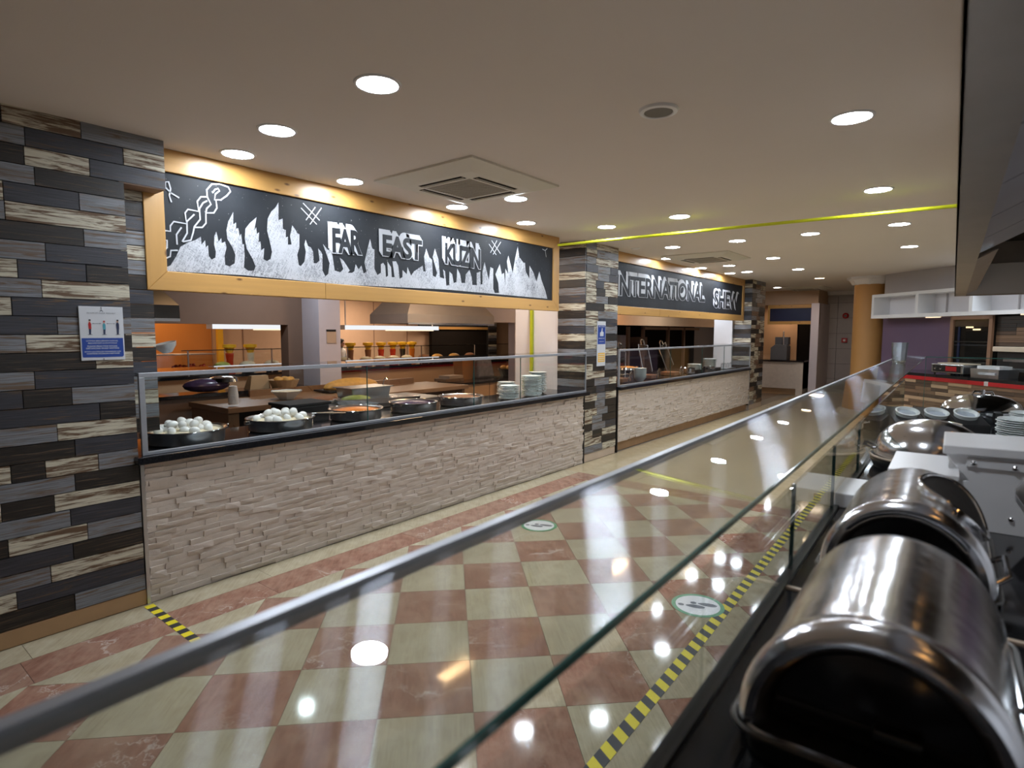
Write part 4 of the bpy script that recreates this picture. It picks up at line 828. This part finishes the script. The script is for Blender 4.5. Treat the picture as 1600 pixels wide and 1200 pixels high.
tag(MB()._ball((0, 0, .2), .12, .12, .16, 12, 8).lathe([(.08, 0), (.1, .1), (0, .1)], 14, (0, 0, 0)).obj('potted_plant', M['salad'], None, (-11.25, 7.62, .885), smooth=True), 'green leafy plant beside the person in white', 'plant')
# second serving station far behind
t = thing('rear_counter', 'tan rear counter with dark top under the steel hood', 'counter', (-7.3, 8.6, 0)); MB().box(-.2, .35, -1.3, 1.6, 0, .70).obj('front', M['peach'], t); MB().box(-.22, .4, -1.35, 1.65, .70, .74).obj('worktop', M['granite'], t)
for y in (-.6, .3, 1.1): MB().box(.35, .355, y - .003, y + .003, .02, .69).obj('door_gap', M['blackmatt'], t)
t = thing('wooden_bin', 'tall orange-brown wooden bread bin on the rear counter', 'bin', (-7.5, 7.9, .74)); MB().prism([(-.12, -.16), (.12, -.16), (.12, .16), (-.12, .16)], lambda a, b: (a * .85, b * .82, 0), lambda a, b: (a, b, .38)).obj('body', plain('bin_wood', (.42, .17, .035), .5), t); MB().box(-.125, .125, -.165, .165, .36, .39).obj('rim', M['wood'], t)
t = thing('plastic_bread_bag', 'grey plastic-wrapped bread bag right of the wooden bin', 'bag', (-7.45, 8.38, .74)); MB().prism([(-.12, -.24), (.12, -.24), (.12, .24), (-.12, .24)], lambda a, b: (a, b, 0), lambda a, b: (a * .5, b * .8, .36)).obj('bag', plain('grey_plastic', (.30, .27, .25), .25, var=.4, scale=14), t, bevel=.04)
t = thing('pastry_basket', 'dark basket of glossy brown pastries at the right of the rear counter', 'basket', (-7.4, 9.2, .74)); MB().lathe([(.22, 0), (.28, .14), (.27, .14), (.2, .01)], 18).obj('basket', M['black'], t)
for i in range(9): MB()._ball((.17 * cos(i * .7) * (i % 3) / 2, .17 * sin(i * .7) * (i % 3) / 2, .16), .08, .06, .05, 10, 6).obj('pastry', M['bread'], t, smooth=True)
t = thing('cutting_board', 'stack of wooden boards left of the bread bin', 'board', (-7.4, 7.45, .74)); MB().box(-.15, .15, -.25, .2, 0, .05).obj('board', M['wood'], t); MB().box(-.13, .13, -.15, .2, .051, .1).obj('board', M['tanwall'], t)
# far chalkboard station
t = thing('rear_serving_station', 'dark serving hatch under a pine beam with a planked pillar, far behind', 'serving hatch', (-13.0, 13.6, 0))
MB().box(-.1, .02, -1.3, 1.2, .8, 1.9).obj('opening_shade', M['void'], t); MB().box(-.05, .08, -1.9, 1.2, 1.70, 1.78).obj('pine_beam', M['pine'], t); MB().box(-.05, .06, -1.8, 1.2, 1.78, 2.2).obj('board', M['board'], t)  # solid dark panel stands in for the shade within the hatch
MB().box(-.1, .1, 1.2, 1.6, 0, 2.7).obj('pillar_core', M['blackmatt'], t)
for i in range(20): put(cube(['cream', 'grey', 'charcoal', 'dark'][i * 7 % 4]), 'plank', t, (.11, 1.4, .8 + i * .095), (.03, .4, .088))
# ------------------------------------------------------------------ kitchen behind counter two
struct('wall_kitchen_end', MB().box(-4.5, -4.12, 12.5, 12.62, 0, 2.7), M['plaster'])
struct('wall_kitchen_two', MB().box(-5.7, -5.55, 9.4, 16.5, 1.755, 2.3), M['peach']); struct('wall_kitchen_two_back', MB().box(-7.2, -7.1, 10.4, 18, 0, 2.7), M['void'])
t = thing('dark_shelving', 'dark wooden shelf unit with brown posts behind the second counter', 'shelf unit', (-6.3, 11.7, 0))
for y in (-2.2, -.35, .25, 1.0, 2.4, 3.4): MB().box(.0, .06, y, y + .09, 0, 1.74).obj('post', M['brownwall'], t)
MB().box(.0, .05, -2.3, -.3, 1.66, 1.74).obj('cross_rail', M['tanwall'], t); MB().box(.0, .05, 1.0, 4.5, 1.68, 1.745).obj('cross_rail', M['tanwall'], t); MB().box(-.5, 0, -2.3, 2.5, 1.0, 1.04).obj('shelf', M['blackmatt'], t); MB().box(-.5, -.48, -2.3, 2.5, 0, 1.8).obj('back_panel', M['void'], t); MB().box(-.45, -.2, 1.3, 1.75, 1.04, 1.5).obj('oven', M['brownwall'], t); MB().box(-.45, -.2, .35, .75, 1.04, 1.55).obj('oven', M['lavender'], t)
t = thing('copper_pan', 'shallow steel dish with golden contents behind the acrylic lids', 'dish', (-4.7, 8.95, TOP)); MB().lathe([(.2, 0), (.25, .10), (.24, .14), (.22, .12), (0, .10)], 28).obj('dish', M['chrome'], t, smooth=True); MB().lathe([(.22, .12), (.1, .15), (0, .155)], 24).obj('filling', M['bread'], t, smooth=True)
t = thing('glass_lid_dish', 'steel dish under a clear dome at the near end of the second counter', 'dish', (-4.65, 7.75, TOP)); MB().lathe([(.2, 0), (.26, .10), (.25, .12), (.22, .10), (0, .08)], 28).obj('dish', M['chrome'], t, smooth=True); MB().lathe([(.24, .12), (.2, .2), (.1, .25), (0, .26)], 24).obj('dome', M['acrylic'], t, smooth=True); MB().lathe([(.2, .10), (.1, .14), (0, .15)], 20).obj('filling', M['carrot'], t, smooth=True)
def lidded(y, lean, label):
    t = thing('lidded_container', label, 'food container', (-4.1, y, TOP)); MB().box(-.16, .14, -.17, .17, 0, .12).obj('container', M['acrylic'], t); MB().box(-.14, .12, -.15, .15, .01, .06).obj('filling', M['mince'], t)
    h = .42; a = MB().prism([(-.005, -.16), (.005, -.16), (.005, .16), (-.005, .16)], lambda p, q: (p, q, 0), lambda p, q: (p, q, h)).obj('clear_lid', M['acrylic'], t, (-.02, .02, .12), (lean, -.25, 0))
    MB().tube([(0, -.16, 0), (0, -.16, h), (0, .16, h), (0, .16, 0)], .007, 6).obj('lid_frame', M['alu'], a); MB().tube([(0, -.06, h), (0, -.05, h + .07), (0, 0, h + .09), (0, .05, h + .07), (0, .06, h)], .01, 6).obj('handle', M['chrome'], a, smooth=True)
    MB().tube([(.16, -.04, .02), (.18, -.035, .13), (.18, 0, .16), (.18, .035, .13), (.16, .04, .02)], .010, 6).obj('handle', M['chrome'], t, smooth=True)
lidded(7.62, -.45, 'food container with a raised clear lid nearest the planked pillar'); lidded(8.55, -.05, 'middle food container with an upright clear lid and ring handle'); lidded(9.42, .35, 'third food container with a clear lid leaning left')
me = platemesh(.10)
bm_ = MB().lathe([(.05, 0), (.095, .055), (.10, .06), (.09, .058), (.045, .006), (0, .006)], 22).mesh('bowl_body', M['ceramic'], True)
for i in range(7): tag(put(bm_, 'soup_bowl', None, (-3.98, 8.02, TOP + i * .022)), 'pale bowl in the stack beside the raised clear lid', 'bowl', 'stacked bowls on the second counter')
stack((-4.1, 10.45, TOP + .05), 6, .13, 'the left stack at the second counter end'); stack((-4.15, 11.35, TOP + .05), 10, .13, 'the taller right stack at the second counter end')
for y, c in ((10.45, 'left'), (11.35, 'right')): tag(MB().box(-.14, .14, -.14, .14, 0, .05).obj('plate_riser', M['darksteel'], None, (-4.12, y, TOP)), 'dark riser under the %s plate stack of the second counter' % c, 'riser')
def pot(x, y, z, r, h, label, lid=True):
    t = thing('cooking_pot', label, 'pot', (x, y, z)); MB().lathe([(r * .93, 0), (r, .01), (r, h), (r * 1.04, h + .004), (r * .96, h), (r * .95, .012), (0, .012)], 28).obj('pot', M['chrome'], t, smooth=True)
    for a in (0, pi): MB().tube([(r * cos(a), -.03, h * .7), (r * 1.2 * cos(a), -.025, h * .75), (r * 1.2 * cos(a), .025, h * .75), (r * cos(a), .03, h * .7)], .006, 6).obj('handle', M['chrome'], t, smooth=True)
    return t
pot(-4.02, 9.95, TOP, .12, .10, 'small steel pot left of the far plate stacks'); pot(-3.98, 10.85, TOP, .10, .09, 'small steel pot between the far plate stacks')
t = thing('wire_rack', 'low wire rack of hoops at the far end of the second counter', 'rack', (-4.05, 12.0, TOP)); MB().box(-.1, .1, -.3, .3, 0, .01).obj('base', M['alu'], t)
for i in range(4): y = -.24 + i * .16; MB().tube([(0, y - .05, .01), (0, y - .05, .09), (0, y, .115), (0, y + .05, .09), (0, y + .05, .01)], .006, 6).obj('hoop', M['alu'], t)
# ------------------------------------------------------------------ things on the right-hand buffet counter
def rolltop(u, L, label, opening):
    t = thing('roll_top_chafer', label, 'chafing dish', R(u, L, CT), RA, 'roll-top chafing dishes on the buffet counter')
    # rod frame
    def loop(a, b, c, z, n=6):
        pts = []
        for sx, sy, a0 in ((1, 1, 0), (-1, 1, pi / 2), (-1, -1, pi), (1, -1, 3 * pi / 2)):
            for i in range(n + 1):
                an = a0 + pi / 2 * i / n; pts.append((sx * (a - c) + c * cos(an), sy * (b - c) + c * sin(an), z))
        return pts
    MB().tube(loop(.160, .252, .045, .047), .0042, 8, True).obj('rod_frame', M['darksteel'], t, smooth=True)
    for sx in (-1, 1):
        for sy in (-.62, .62): MB().tube([(sx * .160, sy * .25, .047), (sx * .163, sy * .25, .02), (sx * .163, sy * .25, 0)], .0045, 8).obj('leg', M['chrome'], t, smooth=True)
    MB().prism(loop(.150, .243, .04, 0), lambda a, b, c=0: (a * .95, b * .97, .004), lambda a, b, c=0: (a, b, .044)).obj('water_pan', M['black'], t) if False else None
    p = [(q[0], q[1]) for q in loop(.150, .243, .04, 0)]
    MB().prism(p, lambda a, b: (a * .95, b * .97, .006), lambda a, b: (a, b, .042)).obj('water_pan', M['black'], t)
    MB().tube(loop(.151, .244, .04, .046), .005, 8, True).obj('pan_rim', M['chrome'], t, smooth=True)
    # dome: arches swept along the dish, the near end rolled into a thick lip
    prof = [(-.196, .112), (-.214, .114), (-.228, .121), (-.236, .131), (-.236, .141), (-.229, .149), (-.216, .1535), (-.200, .153), (-.190, .1495), (-.170, .148), (.175, .148), (.200, .1455), (.218, .138), (.229, .125), (.234, .105), (.236, .07), (.236, .0)]
    K = 40; m = MB(); ZB = .052; HT = 1.06
    for y, r in prof:
        for k in range(K + 1): a = pi * k / K; m.v.append((r * cos(a), y, ZB + r * HT * sin(a)))
    for j in range(len(prof) - 1):
        for k in range(K): o = j * (K + 1) + k; m.f.append([o, o + 1, o + K + 2, o + K + 1])
    m.obj('roll_top', M['domesteel'], t, smooth=True)
    e = MB(); e.v = [(0, -.198, ZB)] + [(.1125 * cos(pi * k / K), -.198, ZB + .1125 * HT * sin(pi * k / K)) for k in range(K + 1)]; e.f = [[0, k + 1, k + 2] for k in range(K)]
    ep = e.obj('end_shade_plate', M['endshade'], t)  # black plate stands in for the shade inside the open end
    MB().box(.0, .05, -.215, -.199, .075, .087).obj('grip', M['darksteel'], ep, bevel=.003)
    if opening:
        ac, ry, ra = radians(52), .14, radians(33); pts = []
        for i in range(36):
            q = 2 * pi * i / 36; pts.append((ac + ra * cos(q), .03 + ry * sin(q)))
        def on(a, y, r): return (r * cos(a), y, ZB + r * HT * sin(a))
        d = MB(); d.v = [on(ac, .03, .1495)] + [on(ac + (a - ac) * f, .03 + (y - .03) * f, .1495) for f in (.35, .7, 1) for a, y in pts]
        for i in range(36):
            j = (i + 1) % 36; d.f.append([0, 1 + i, 1 + j])
            for k in range(2): d.f.append([1 + k * 36 + i, 1 + k * 36 + 36 + i, 1 + k * 36 + 36 + j, 1 + k * 36 + j])
        d.obj('opening_shade', M['void'], t)  # near-black patch on the lid paints the shade within the oval opening
        MB().tube([on(a, y, .151) for a, y in pts], .0055, 8, True).obj('opening_rim', M['chrome'], t, smooth=True)
    MB().tube([(.152, -.16, .06), (.172, -.15, .075), (.172, -.02, .075), (.152, -.01, .06)], .006, 8).obj('side_handle', M['chrome'], t, smooth=True)
    return t
M['endshade'] = plain('glossy_end_shade', (.012, .011, .011), .12, .0)  # black for the plate that paints the dome's inner shade
rolltop(1.0, .052, 'nearest steel roll-top chafing dish with a rolled lip and dark open end', False)
rolltop(1.64, .058, 'second steel roll-top chafing dish with an oval opening in its lid', True)
t = thing('round_dish', 'rounded steel edge of a dish just below the nearest chafing dish', 'dish', R(.50, .06, CT), RA); MB().lathe([(.13, 0), (.135, .01), (.128, .05), (.09, .078), (0, .09)], 36).obj('lid_dome', M['chrome'], t, smooth=True); MB().lathe([(.01, .088), (.01, .1), (.018, .105), (.018, .11), (0, .112)], 16).obj('knob', M['chrome'], t, smooth=True)
# white carving rack
t = thing('carving_rack', 'white plastic slicing rack with screwed uprights behind the chafing dishes', 'rack', R(2.1, 0, CT), RA)
MB().box(-.278, -.02, .0, .25, 0, .048).obj('base_block', M['white'], t, bevel=.004); MB().box(-.225, -.205, -.006, .0, .012, .036).obj('socket', M['card'], t)
MB().lathe([(.006, 0), (.006, .003), (0, .004)], 12).obj('screw', M['darksteel'], t, (-.215, -.006, .024), (pi / 2, 0, 0))
up = [(-.06, .0), (.222, .0), (.19, .05), (.162, .095), (.160, .13), (.185, .18), (.225, .235), (.0, .212), (.035, .165), (.058, .138), (.02, .132), (-.06, .135)]
for y in (.0, .24): MB().prism(up, lambda a, b: (a, y - .006, b), lambda a, b: (a, y + .006, b)).obj('upright', M['white'], t, bevel=.0015)
MB().box(-.006, .24, -.02, .27, .0, .026).obj('top_board', M['white'], t, (0, 0, .212), (0, -.02, 0), bevel=.003)
MB().box(.05, .175, -.012, -.006, .180, .204).obj('cleat', M['white'], t, bevel=.001)
for x, z in ((.065, .193), (.155, .19), (.155, .045)): MB().lathe([(.0065, 0), (.0065, .004), (.003, .007), (0, .007)], 14).obj('screw', M['chrome'], t, (x, -.012 if z > .1 else -.006, z), (pi / 2, 0, 0), smooth=True)
MB().box(-.132, .035, -.10, .22, .152, .166).obj('side_board', M['white'], t, bevel=.002)
# round dome chafer
t = thing('round_dome_chafer', 'round steel chafing dish with a tall shiny dome lid', 'chafing dish', R(2.92, .055, CT), RA)
MB().lathe([(.19, .0), (.205, .03), (.205, .05), (.195, .045), (.18, .01), (0, .01)], 40).obj('black_pan', M['black'], t, smooth=True); MB().tube([(.206 * cos(2 * pi * i / 40), .206 * sin(2 * pi * i / 40), .05) for i in range(40)], .005, 6, True).obj('rim', M['beigeplinth'], t, smooth=True)
MB().lathe([(.192, .045), (.194, .07), (.188, .10), (.172, .135), (.145, .165), (.108, .188), (.06, .202), (0, .207)], 48).obj('dome_lid', M['domesteel'], t, smooth=True); MB().tube([(-.19, -.03, .07), (-.225, -.03, .085), (-.225, .03, .085), (-.19, .03, .07)], .007, 8).obj('lid_handle', M['chrome'], t, smooth=True)
t = pot(*R(3.78, .055, CT), .115, .085, 'open steel pot behind the shiny dome lid')
# cutlery holder with three white cups
t = thing('cutlery_holder', 'black sloping holder with three white cups', 'cutlery holder', R(4.1, .05, CT), RA + radians(22))
pf = [(-.09, 0), (.12, 0), (.12, .125), (-.09, .055)]
MB().prism(pf, lambda a, b: (-.235, a, b), lambda a, b: (.225, a, b)).obj('holder_body', M['black'], t, bevel=.004)
for i in range(3):
    c = MB().lathe([(.052, -.05), (.056, .012), (.060, .014), (.061, .018), (.052, .019), (.049, .012), (.044, .004), (0, .003)], 28).obj('white_cup', M['ceramic'], t, (-.145 + i * .146, .015, .095), (radians(19), 0, 0), smooth=True)
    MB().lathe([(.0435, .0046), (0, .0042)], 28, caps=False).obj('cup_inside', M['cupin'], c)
    if i < 2: MB().box(-.002, .002, -.085, .11, -.002, .002).obj('divider', M['darksteel'], t, (-.072 + i * .146, .015, .093), (radians(18.5), 0, 0))
c1, c2 = R(4.08, -.325, CT), R(4.45, -.395, CT)
stack(c1, 9, .118, 'the front stack at the buffet counter right edge', .011); stack(c2, 9, .112, 'the rear stack at the buffet counter right edge', .011)
t = thing('oval_chafer', 'wide steel chafing dish with a domed lid behind the white cups', 'chafing dish', R(4.78, -.17, CT), RA + radians(25))
MB().lathe([(.20, 0), (.215, .03), (.215, .07), (.20, .075), (.0, .075)], 40, (0, 0, 0), 1.0, .8).obj('dish', M['chrome'], t, smooth=True); MB().lathe([(.218, .072), (.222, .082), (.20, .118), (.15, .15), (.08, .168), (0, .173)], 44, (0, 0, 0), 1.0, .8).obj('lid', M['chrome'], t, smooth=True)
MB().tube([(-.06, 0, .17), (-.05, 0, .188), (.05, 0, .188), (.06, 0, .17)], .008, 8).obj('lid_handle', M['chrome'], t, smooth=True); MB().lathe([(.012, 0), (.012, .03), (0, .032)], 12, (0, 0, .17)).obj('knob', M['chrome'], t, smooth=True); MB().box(-.02, .02, -.19, -.165, .02, .075).obj('latch', M['darksteel'], t)
# vase on the far end of the glass shelf
p = R(7.9, .475, 0); zt = 1.26 + (.475 - .30) * TL + .006
t = thing('glass_tumbler', 'clear ribbed glass vessel standing on the far end of the glass shelf', 'glass', (p.x, p.y, zt)); MB().lathe([(.06, 0), (.068, .02), (.082, .225), (.077, .225), (.062, .03), (.0, .025)], 10).obj('vessel', M['vessel'], t, smooth=False); MB().lathe([(.0, .002), (.06, .003), (.068, .03), (0, .034)], 10).obj('thick_base', M['cutglass'], t)
# ------------------------------------------------------------------ steel hood over the buffet
t = thing('buffet_hood', 'big brown steel extractor hood hanging over the buffet counter', 'extractor hood', R(0, 0, 1.97), RA); HY = 7.35
MB().box(-.012, -.006, -1.5, HY, .0, .73).obj('outer_skirt', M['hoodsteel'], t); MB().box(-.012, .076, -1.5, HY, .0, .012).obj('bottom_lip', M['hoodsteel'], t)
MB().box(.072, .077, -1.5, HY, .012, .10).obj('inner_flange', M['steel'], t); MB().box(1.3, 1.31, -1.5, HY, 0, .73).obj('back_skirt', M['hoodsteel'], t); MB().box(-.012, 1.31, HY, HY + .01, 0, .73).obj('end_skirt', M['hoodsteel'], t)
MB().prism([(.076, .012), (.16, .06), (.155, .065), (.072, .016)], lambda a, b: (a, 3.9, b), lambda a, b: (a, HY, b)).obj('gutter', M['hoodsteel'], t)
MB().box(.05, 1.3, HY - .03, HY - .02, .012, .30).obj('end_liner', M['greywall'], t); MB().box(.0, 1.3, -1.5, HY - .04, .50, .52).obj('inner_roof', M['void'], t)
# light grey filters slope up from the lip over the near dishes
for i in range(9):
    y0 = -1.4 + i * .6; MB().prism([(.082, .05), (.70, .38), (.69, .40), (.074, .07)], lambda a, b: (a, y0, b), lambda a, b: (a, y0 + .585, b)).obj('grease_filter', M['filter'], t)
M_ = None
for u in (-.5, .6, 1.2, 1.9, 2.6, 3.4):
    h = thing('heat_lamp', '%s warm heat lamp hidden up inside the steel hood' % ORD[int((u + .5) / .7)], 'lamp', R(u, -.42, 2.09), RA, 'heat lamps inside the hood'); MB().lathe([(.03, .10), (.045, .06), (.05, .0), (.047, .0), (.04, .06), (.0, .09)], 16).obj('shade', M['darksteel'], h, smooth=True); MB()._ball((0, 0, .02), .03, .03, .03, 12, 8).obj('bulb', M['heat'], h)
# ------------------------------------------------------------------ far snack corner
TH = radians(-44.4); AX = Vector((cos(TH), sin(TH), 0)); AY = Vector((-sin(TH), cos(TH), 0)); PW = Vector((-1.1, 12.65, 0))
def Wd(x, y, z=0): return PW + AX * x + AY * y + Vector((0, 0, z))
def wst(name, mb, mat): o = struct(name, mb, M[mat]); o.location = PW; o.rotation_euler = (0, 0, TH); return o
wst('wall_diagonal', MB().box(-.55, 8, 0, .15, 0, 1.9), 'purple'); wst('wall_diagonal', MB().box(-.55, 8, -.004, .15, 1.9, 2.7), 'greywall')
cc = Vector((-1.775, 13.47, 0))
col = struct('column', MB().lathe([(.285, 0), (.285, 2.55)], 40), M['peach2'] if 'peach2' in M else M['colorange'], smooth=True); col.location = cc
cp = MB().lathe([(.288, 2.545), (.33, 2.56), (.38, 2.64), (.43, 2.66), (.43, 2.7)], 8).obj('capital', M['plaster'], col)
t = thing('box_shelf', 'long white open box shelf hung on the far diagonal wall', 'shelf', Wd(0, 0, 1.875), TH); x0, x1 = -.43, 4.4
MB().box(x0, x1, -.35, -.004, 0, .06).obj('bottom_board', M['white'], t); MB().box(x0, x1, -.35, -.004, .385, .435).obj('top_board', M['white'], t); MB().box(x0, x1, -.03, -.005, .06, .385).obj('back_board', M['plaster'], t)
for x in (x0, .58, 1.60, 2.6, 3.5, x1 - .06): MB().box(x, x + .06, -.35, -.005, .06, .385).obj('divider', M['white'], t)
for x in (.88, 2.1): MB().box(x, x + .012, -.06, -.03, .06, .385).obj('back_joint', M['greywall'], t)
for x in (.7, 2.32): MB().box(x, x + .2, -.25, -.15, -.014, .0).obj('shelf_lamp', M['lampstrip'], t)
t = thing('plank_counter', 'far counter faced with small brown planks under a red strip', 'counter', Wd(0, -.85), TH)
MB().box(.55, 5, .03, .8, 0, .90).obj('counter_body', M['blackmatt'], t); MB().box(.53, 5, -.012, .03, .885, .94).obj('red_strip', M['red'], t); MB().box(.53, 5, -.004, .82, .94, .985).obj('worktop', M['granite'], t)
MB().box(2.44, 2.50, -.014, .0, .885, .945).obj('strip_joint', M['greywall'], t)
rr = random.Random(5); n = 0
for i in range(11):
    z = .885 - .053 * (i + 1); x = .55 - rr.uniform(0, .25)
    while x < 3.4:
        L = rr.choice([.22, .3, .34, .38]); a, b = max(x, .55), min(x + L, 3.5)
        if b - a > .02: put(cube(rr.choice(['brownp', 'brownp', 'tanp', 'bnat'])), 'plank', t, ((a + b) / 2, .015 + rr.uniform(-.003, .003), z + .026), (b - a - .003, .024, .050))
        x += L
MB().box(3.5, 5, .005, .03, .02, .885).obj('side_panel', M['brownwall'], t); MB().box(.55, 3.5, .005, .03, .02, .30).obj('lower_panel', M['brownwall'], t)
t = thing('toaster', 'steel conveyor toaster with a red and black control panel', 'toaster', Wd(1.68, -.56, .985), TH)
MB().box(-.29, .27, -.16, .2, .02, .155).obj('body', M['steel'], t, bevel=.008); MB().box(-.25, .23, -.165, -.16, .04, .135).obj('control_panel', M['black'], t); MB().box(-.02, .17, -.168, -.165, .055, .125).obj('red_panel', M['red'], t)
for x in (-.2, -.1): MB().lathe([(.02, 0), (.018, .015), (0, .016)], 12).obj('dial', M['chrome'], t, (x, -.165, .09), (pi / 2, 0, 0), smooth=True)
for x in (-.25, .23):
    for y in (-.13, .17): MB().lathe([(.015, 0), (.015, .02)], 8, (x, y, 0)).obj('foot', M['black'], t)
MB().box(-.24, .22, -.1, .18, .156, .17).obj('top_slot', M['cledge'], t)
t = thing('white_box', 'white and steel open tray box right of the toaster', 'box', Wd(2.25, -.54, .985), TH); MB().prism([(-.20, -.16), (.24, -.16), (.24, .16), (-.20, .16)], lambda a, b: (a * .96, b * .96, 0), lambda a, b: (a, b, .12)).obj('box', M['alu'], t); MB().box(-.05, .2, -.18, -.165, .04, .07).obj('label_plate', M['paper'], t); MB().box(-.15, .19, -.1, .1, .12, .16).obj('napkins', M['white'], t)
t = thing('display_cabinet', 'brown-framed glass-door cabinet under the white box shelf', 'cabinet', Wd(1.62, -.3, .986), TH)
for x in (-.36, .30): MB().box(x, x + .055, -.02, .02, 0, .88).obj('frame_post', M['brownp2'], t)
MB().box(-.36, .355, -.02, .02, .83, .885).obj('frame_rail', M['brownp2'], t); MB().box(-.305, .30, -.005, .002, 0, .83).obj('glass_door', M['glass'], t); MB().box(-.36, .355, .02, .28, 0, .885).obj('dark_inside', M['void'], t)
for z in (.22, .48): MB().box(-.3, .3, .004, .018, z, z + .02).obj('shelf', M['darksteel'], t)
for x, z in ((-.1, .70), (.02, .665)): MB().box(x, x + .12, .006, .016, z, z + .022).obj('inside_lamp', M['lampwarm2'], t)
MB().prism([(-.23, .0), (-.19, .0), (-.20, .72), (-.235, .72)], lambda a, b: (a, .006, b), lambda a, b: (a, .016, b)).obj('blue_curtain', M['navyb'], t)
t = thing('pizza_oven', 'dark oven with a cream ledge and two bright slots at the far right', 'oven', Wd(2.62, -.32, .986), TH)
MB().box(-.55, 1.2, .02, .3, 0, .42).obj('body', M['black'], t); MB().box(-.57, 1.2, -.05, .3, .36, .43).obj('cream_ledge', M['cledge'], t, bevel=.01)
for z in (.08, .22): MB().box(-.45, .5, .012, .02, z, z + .05).obj('slot', M['steel'], t)
rr = random.Random(9); t2 = thing('plank_cladding', 'dark brown plank panel above the oven at the far right', 'panel', Wd(2.9, -.26, 1.42), TH); MB().box(-.92, 1.6, .03, .2, 0, .435).obj('backing', M['void'], t2)
for i in range(8):
    x = -.92
    while x < 1.5: L = rr.choice([.3, .42, .5]); put(cube(rr.choice(['dark', 'dark', 'bnat', 'brownp'])), 'plank', t2, (x + L / 2, .02, .027 + i * .054), (L - .004, .02, .05)); x += L
# snack counter under the dark sign at the end of the aisle
t = thing('snack_counter', 'small stone-clad counter under the dark blank sign at the aisle end', 'counter', (-3.85, 16.4, 0)); MB().box(-.8, .28, 0, .6, .16, .86).obj('stone_front', M['stone'], t); MB().box(.12, .28, -.02, .6, 0, .86).obj('end_post', M['stone'], t); MB().box(-.82, .31, -.05, .65, .86, .90).obj('worktop', M['granite'], t); MB().box(-.8, .1, .06, .55, 0, .16).obj('kick_board', M['plinth'], t)
t = thing('coffee_machine', 'grey drinks machine with a silver tap on the snack counter', 'machine', (-4.12, 16.62, .90)); MB().prism([(-.27, 0), (.13, 0), (.13, .36), (.08, .40), (-.17, .40), (-.27, .32)], lambda a, b: (a, -.2, b), lambda a, b: (a, .2, b)).obj('body', M['greydark'], t, bevel=.01); MB().box(-.2, .12, -.06, .18, .40, .60).obj('hopper', M['greydark'], t); MB().lathe([(.03, .4), (.02, .6), (.015, .75), (0, .76)], 12, (.02, -.12, 0)).obj('tap', M['chrome'], t, smooth=True)
t = thing('blank_sign', 'dark blue blank sign in a pine frame over the snack counter', 'sign', (-3.8, 16.3, 1.83)); MB().box(-.62, .50, -.01, .03, .05, .42).obj('board', M['navyb'], t)
for b in ((-.65, .58, -.04, .04, .41, .50), (-.65, .58, -.04, .04, 0, .08), (.48, .58, -.04, .04, .08, .41), (-.65, -.60, -.04, .04, .08, .41)): MB().box(*b).obj('frame_bar', M['pine'], t)
struct('wall_snack_back', MB().box(-5.2, -3.98, 17.4, 17.5, 0, 2.7), M['peach']); struct('wall_snack_opening', MB().box(-3.98, -3.42, 17.45, 17.5, 0, 2.7), M['void']); struct('wall_snack_beam', MB().box(-4.6, -3.28, 16.36, 17.5, 2.34, 2.7), M['tanwall'])
struct('column', MB().box(-3.40, -3.22, 16.2, 17.5, 0, 2.35), M['lavender'])
wt = struct('wall_tiled', MB().box(-3.5, 3, 17.5, 17.6, 0, 2.7), M['grout2'])
for i in range(9):
    for j in range(7):
        x0 = -3.45 + i * .42; put(cube('ltile'), 'tile', wt, (x0 + .21, 17.49, .2 + j * .40), (.41, .03, .392))
struct('trim_3', MB().prism([(17.5, 2.58), (17.38, 2.7), (17.5, 2.7)], lambda a, b: (-3.5, a, b), lambda a, b: (0, a, b)), M['plaster'])
for z, k in ((2.06, 'red fire bell on the far tiled wall'), (1.42, 'red fire call point below the bell on the far tiled wall')):
    t = thing('fire_alarm', k, 'alarm', (-2.84, 17.47, z)); (MB().lathe([(.075, 0), (.075, .03), (.04, .05), (0, .05)], 18) if z > 2 else MB().box(-.065, .065, -.06, .06, 0, .05)).obj('body', M['red'], t, rot=(pi / 2, 0, 0)); MB().lathe([(.03, 0), (.03, .004), (0, .004)], 12).obj('button', M['white' if z < 2 else 'black'], t, (0, -.055, 0), (pi / 2, 0, 0))
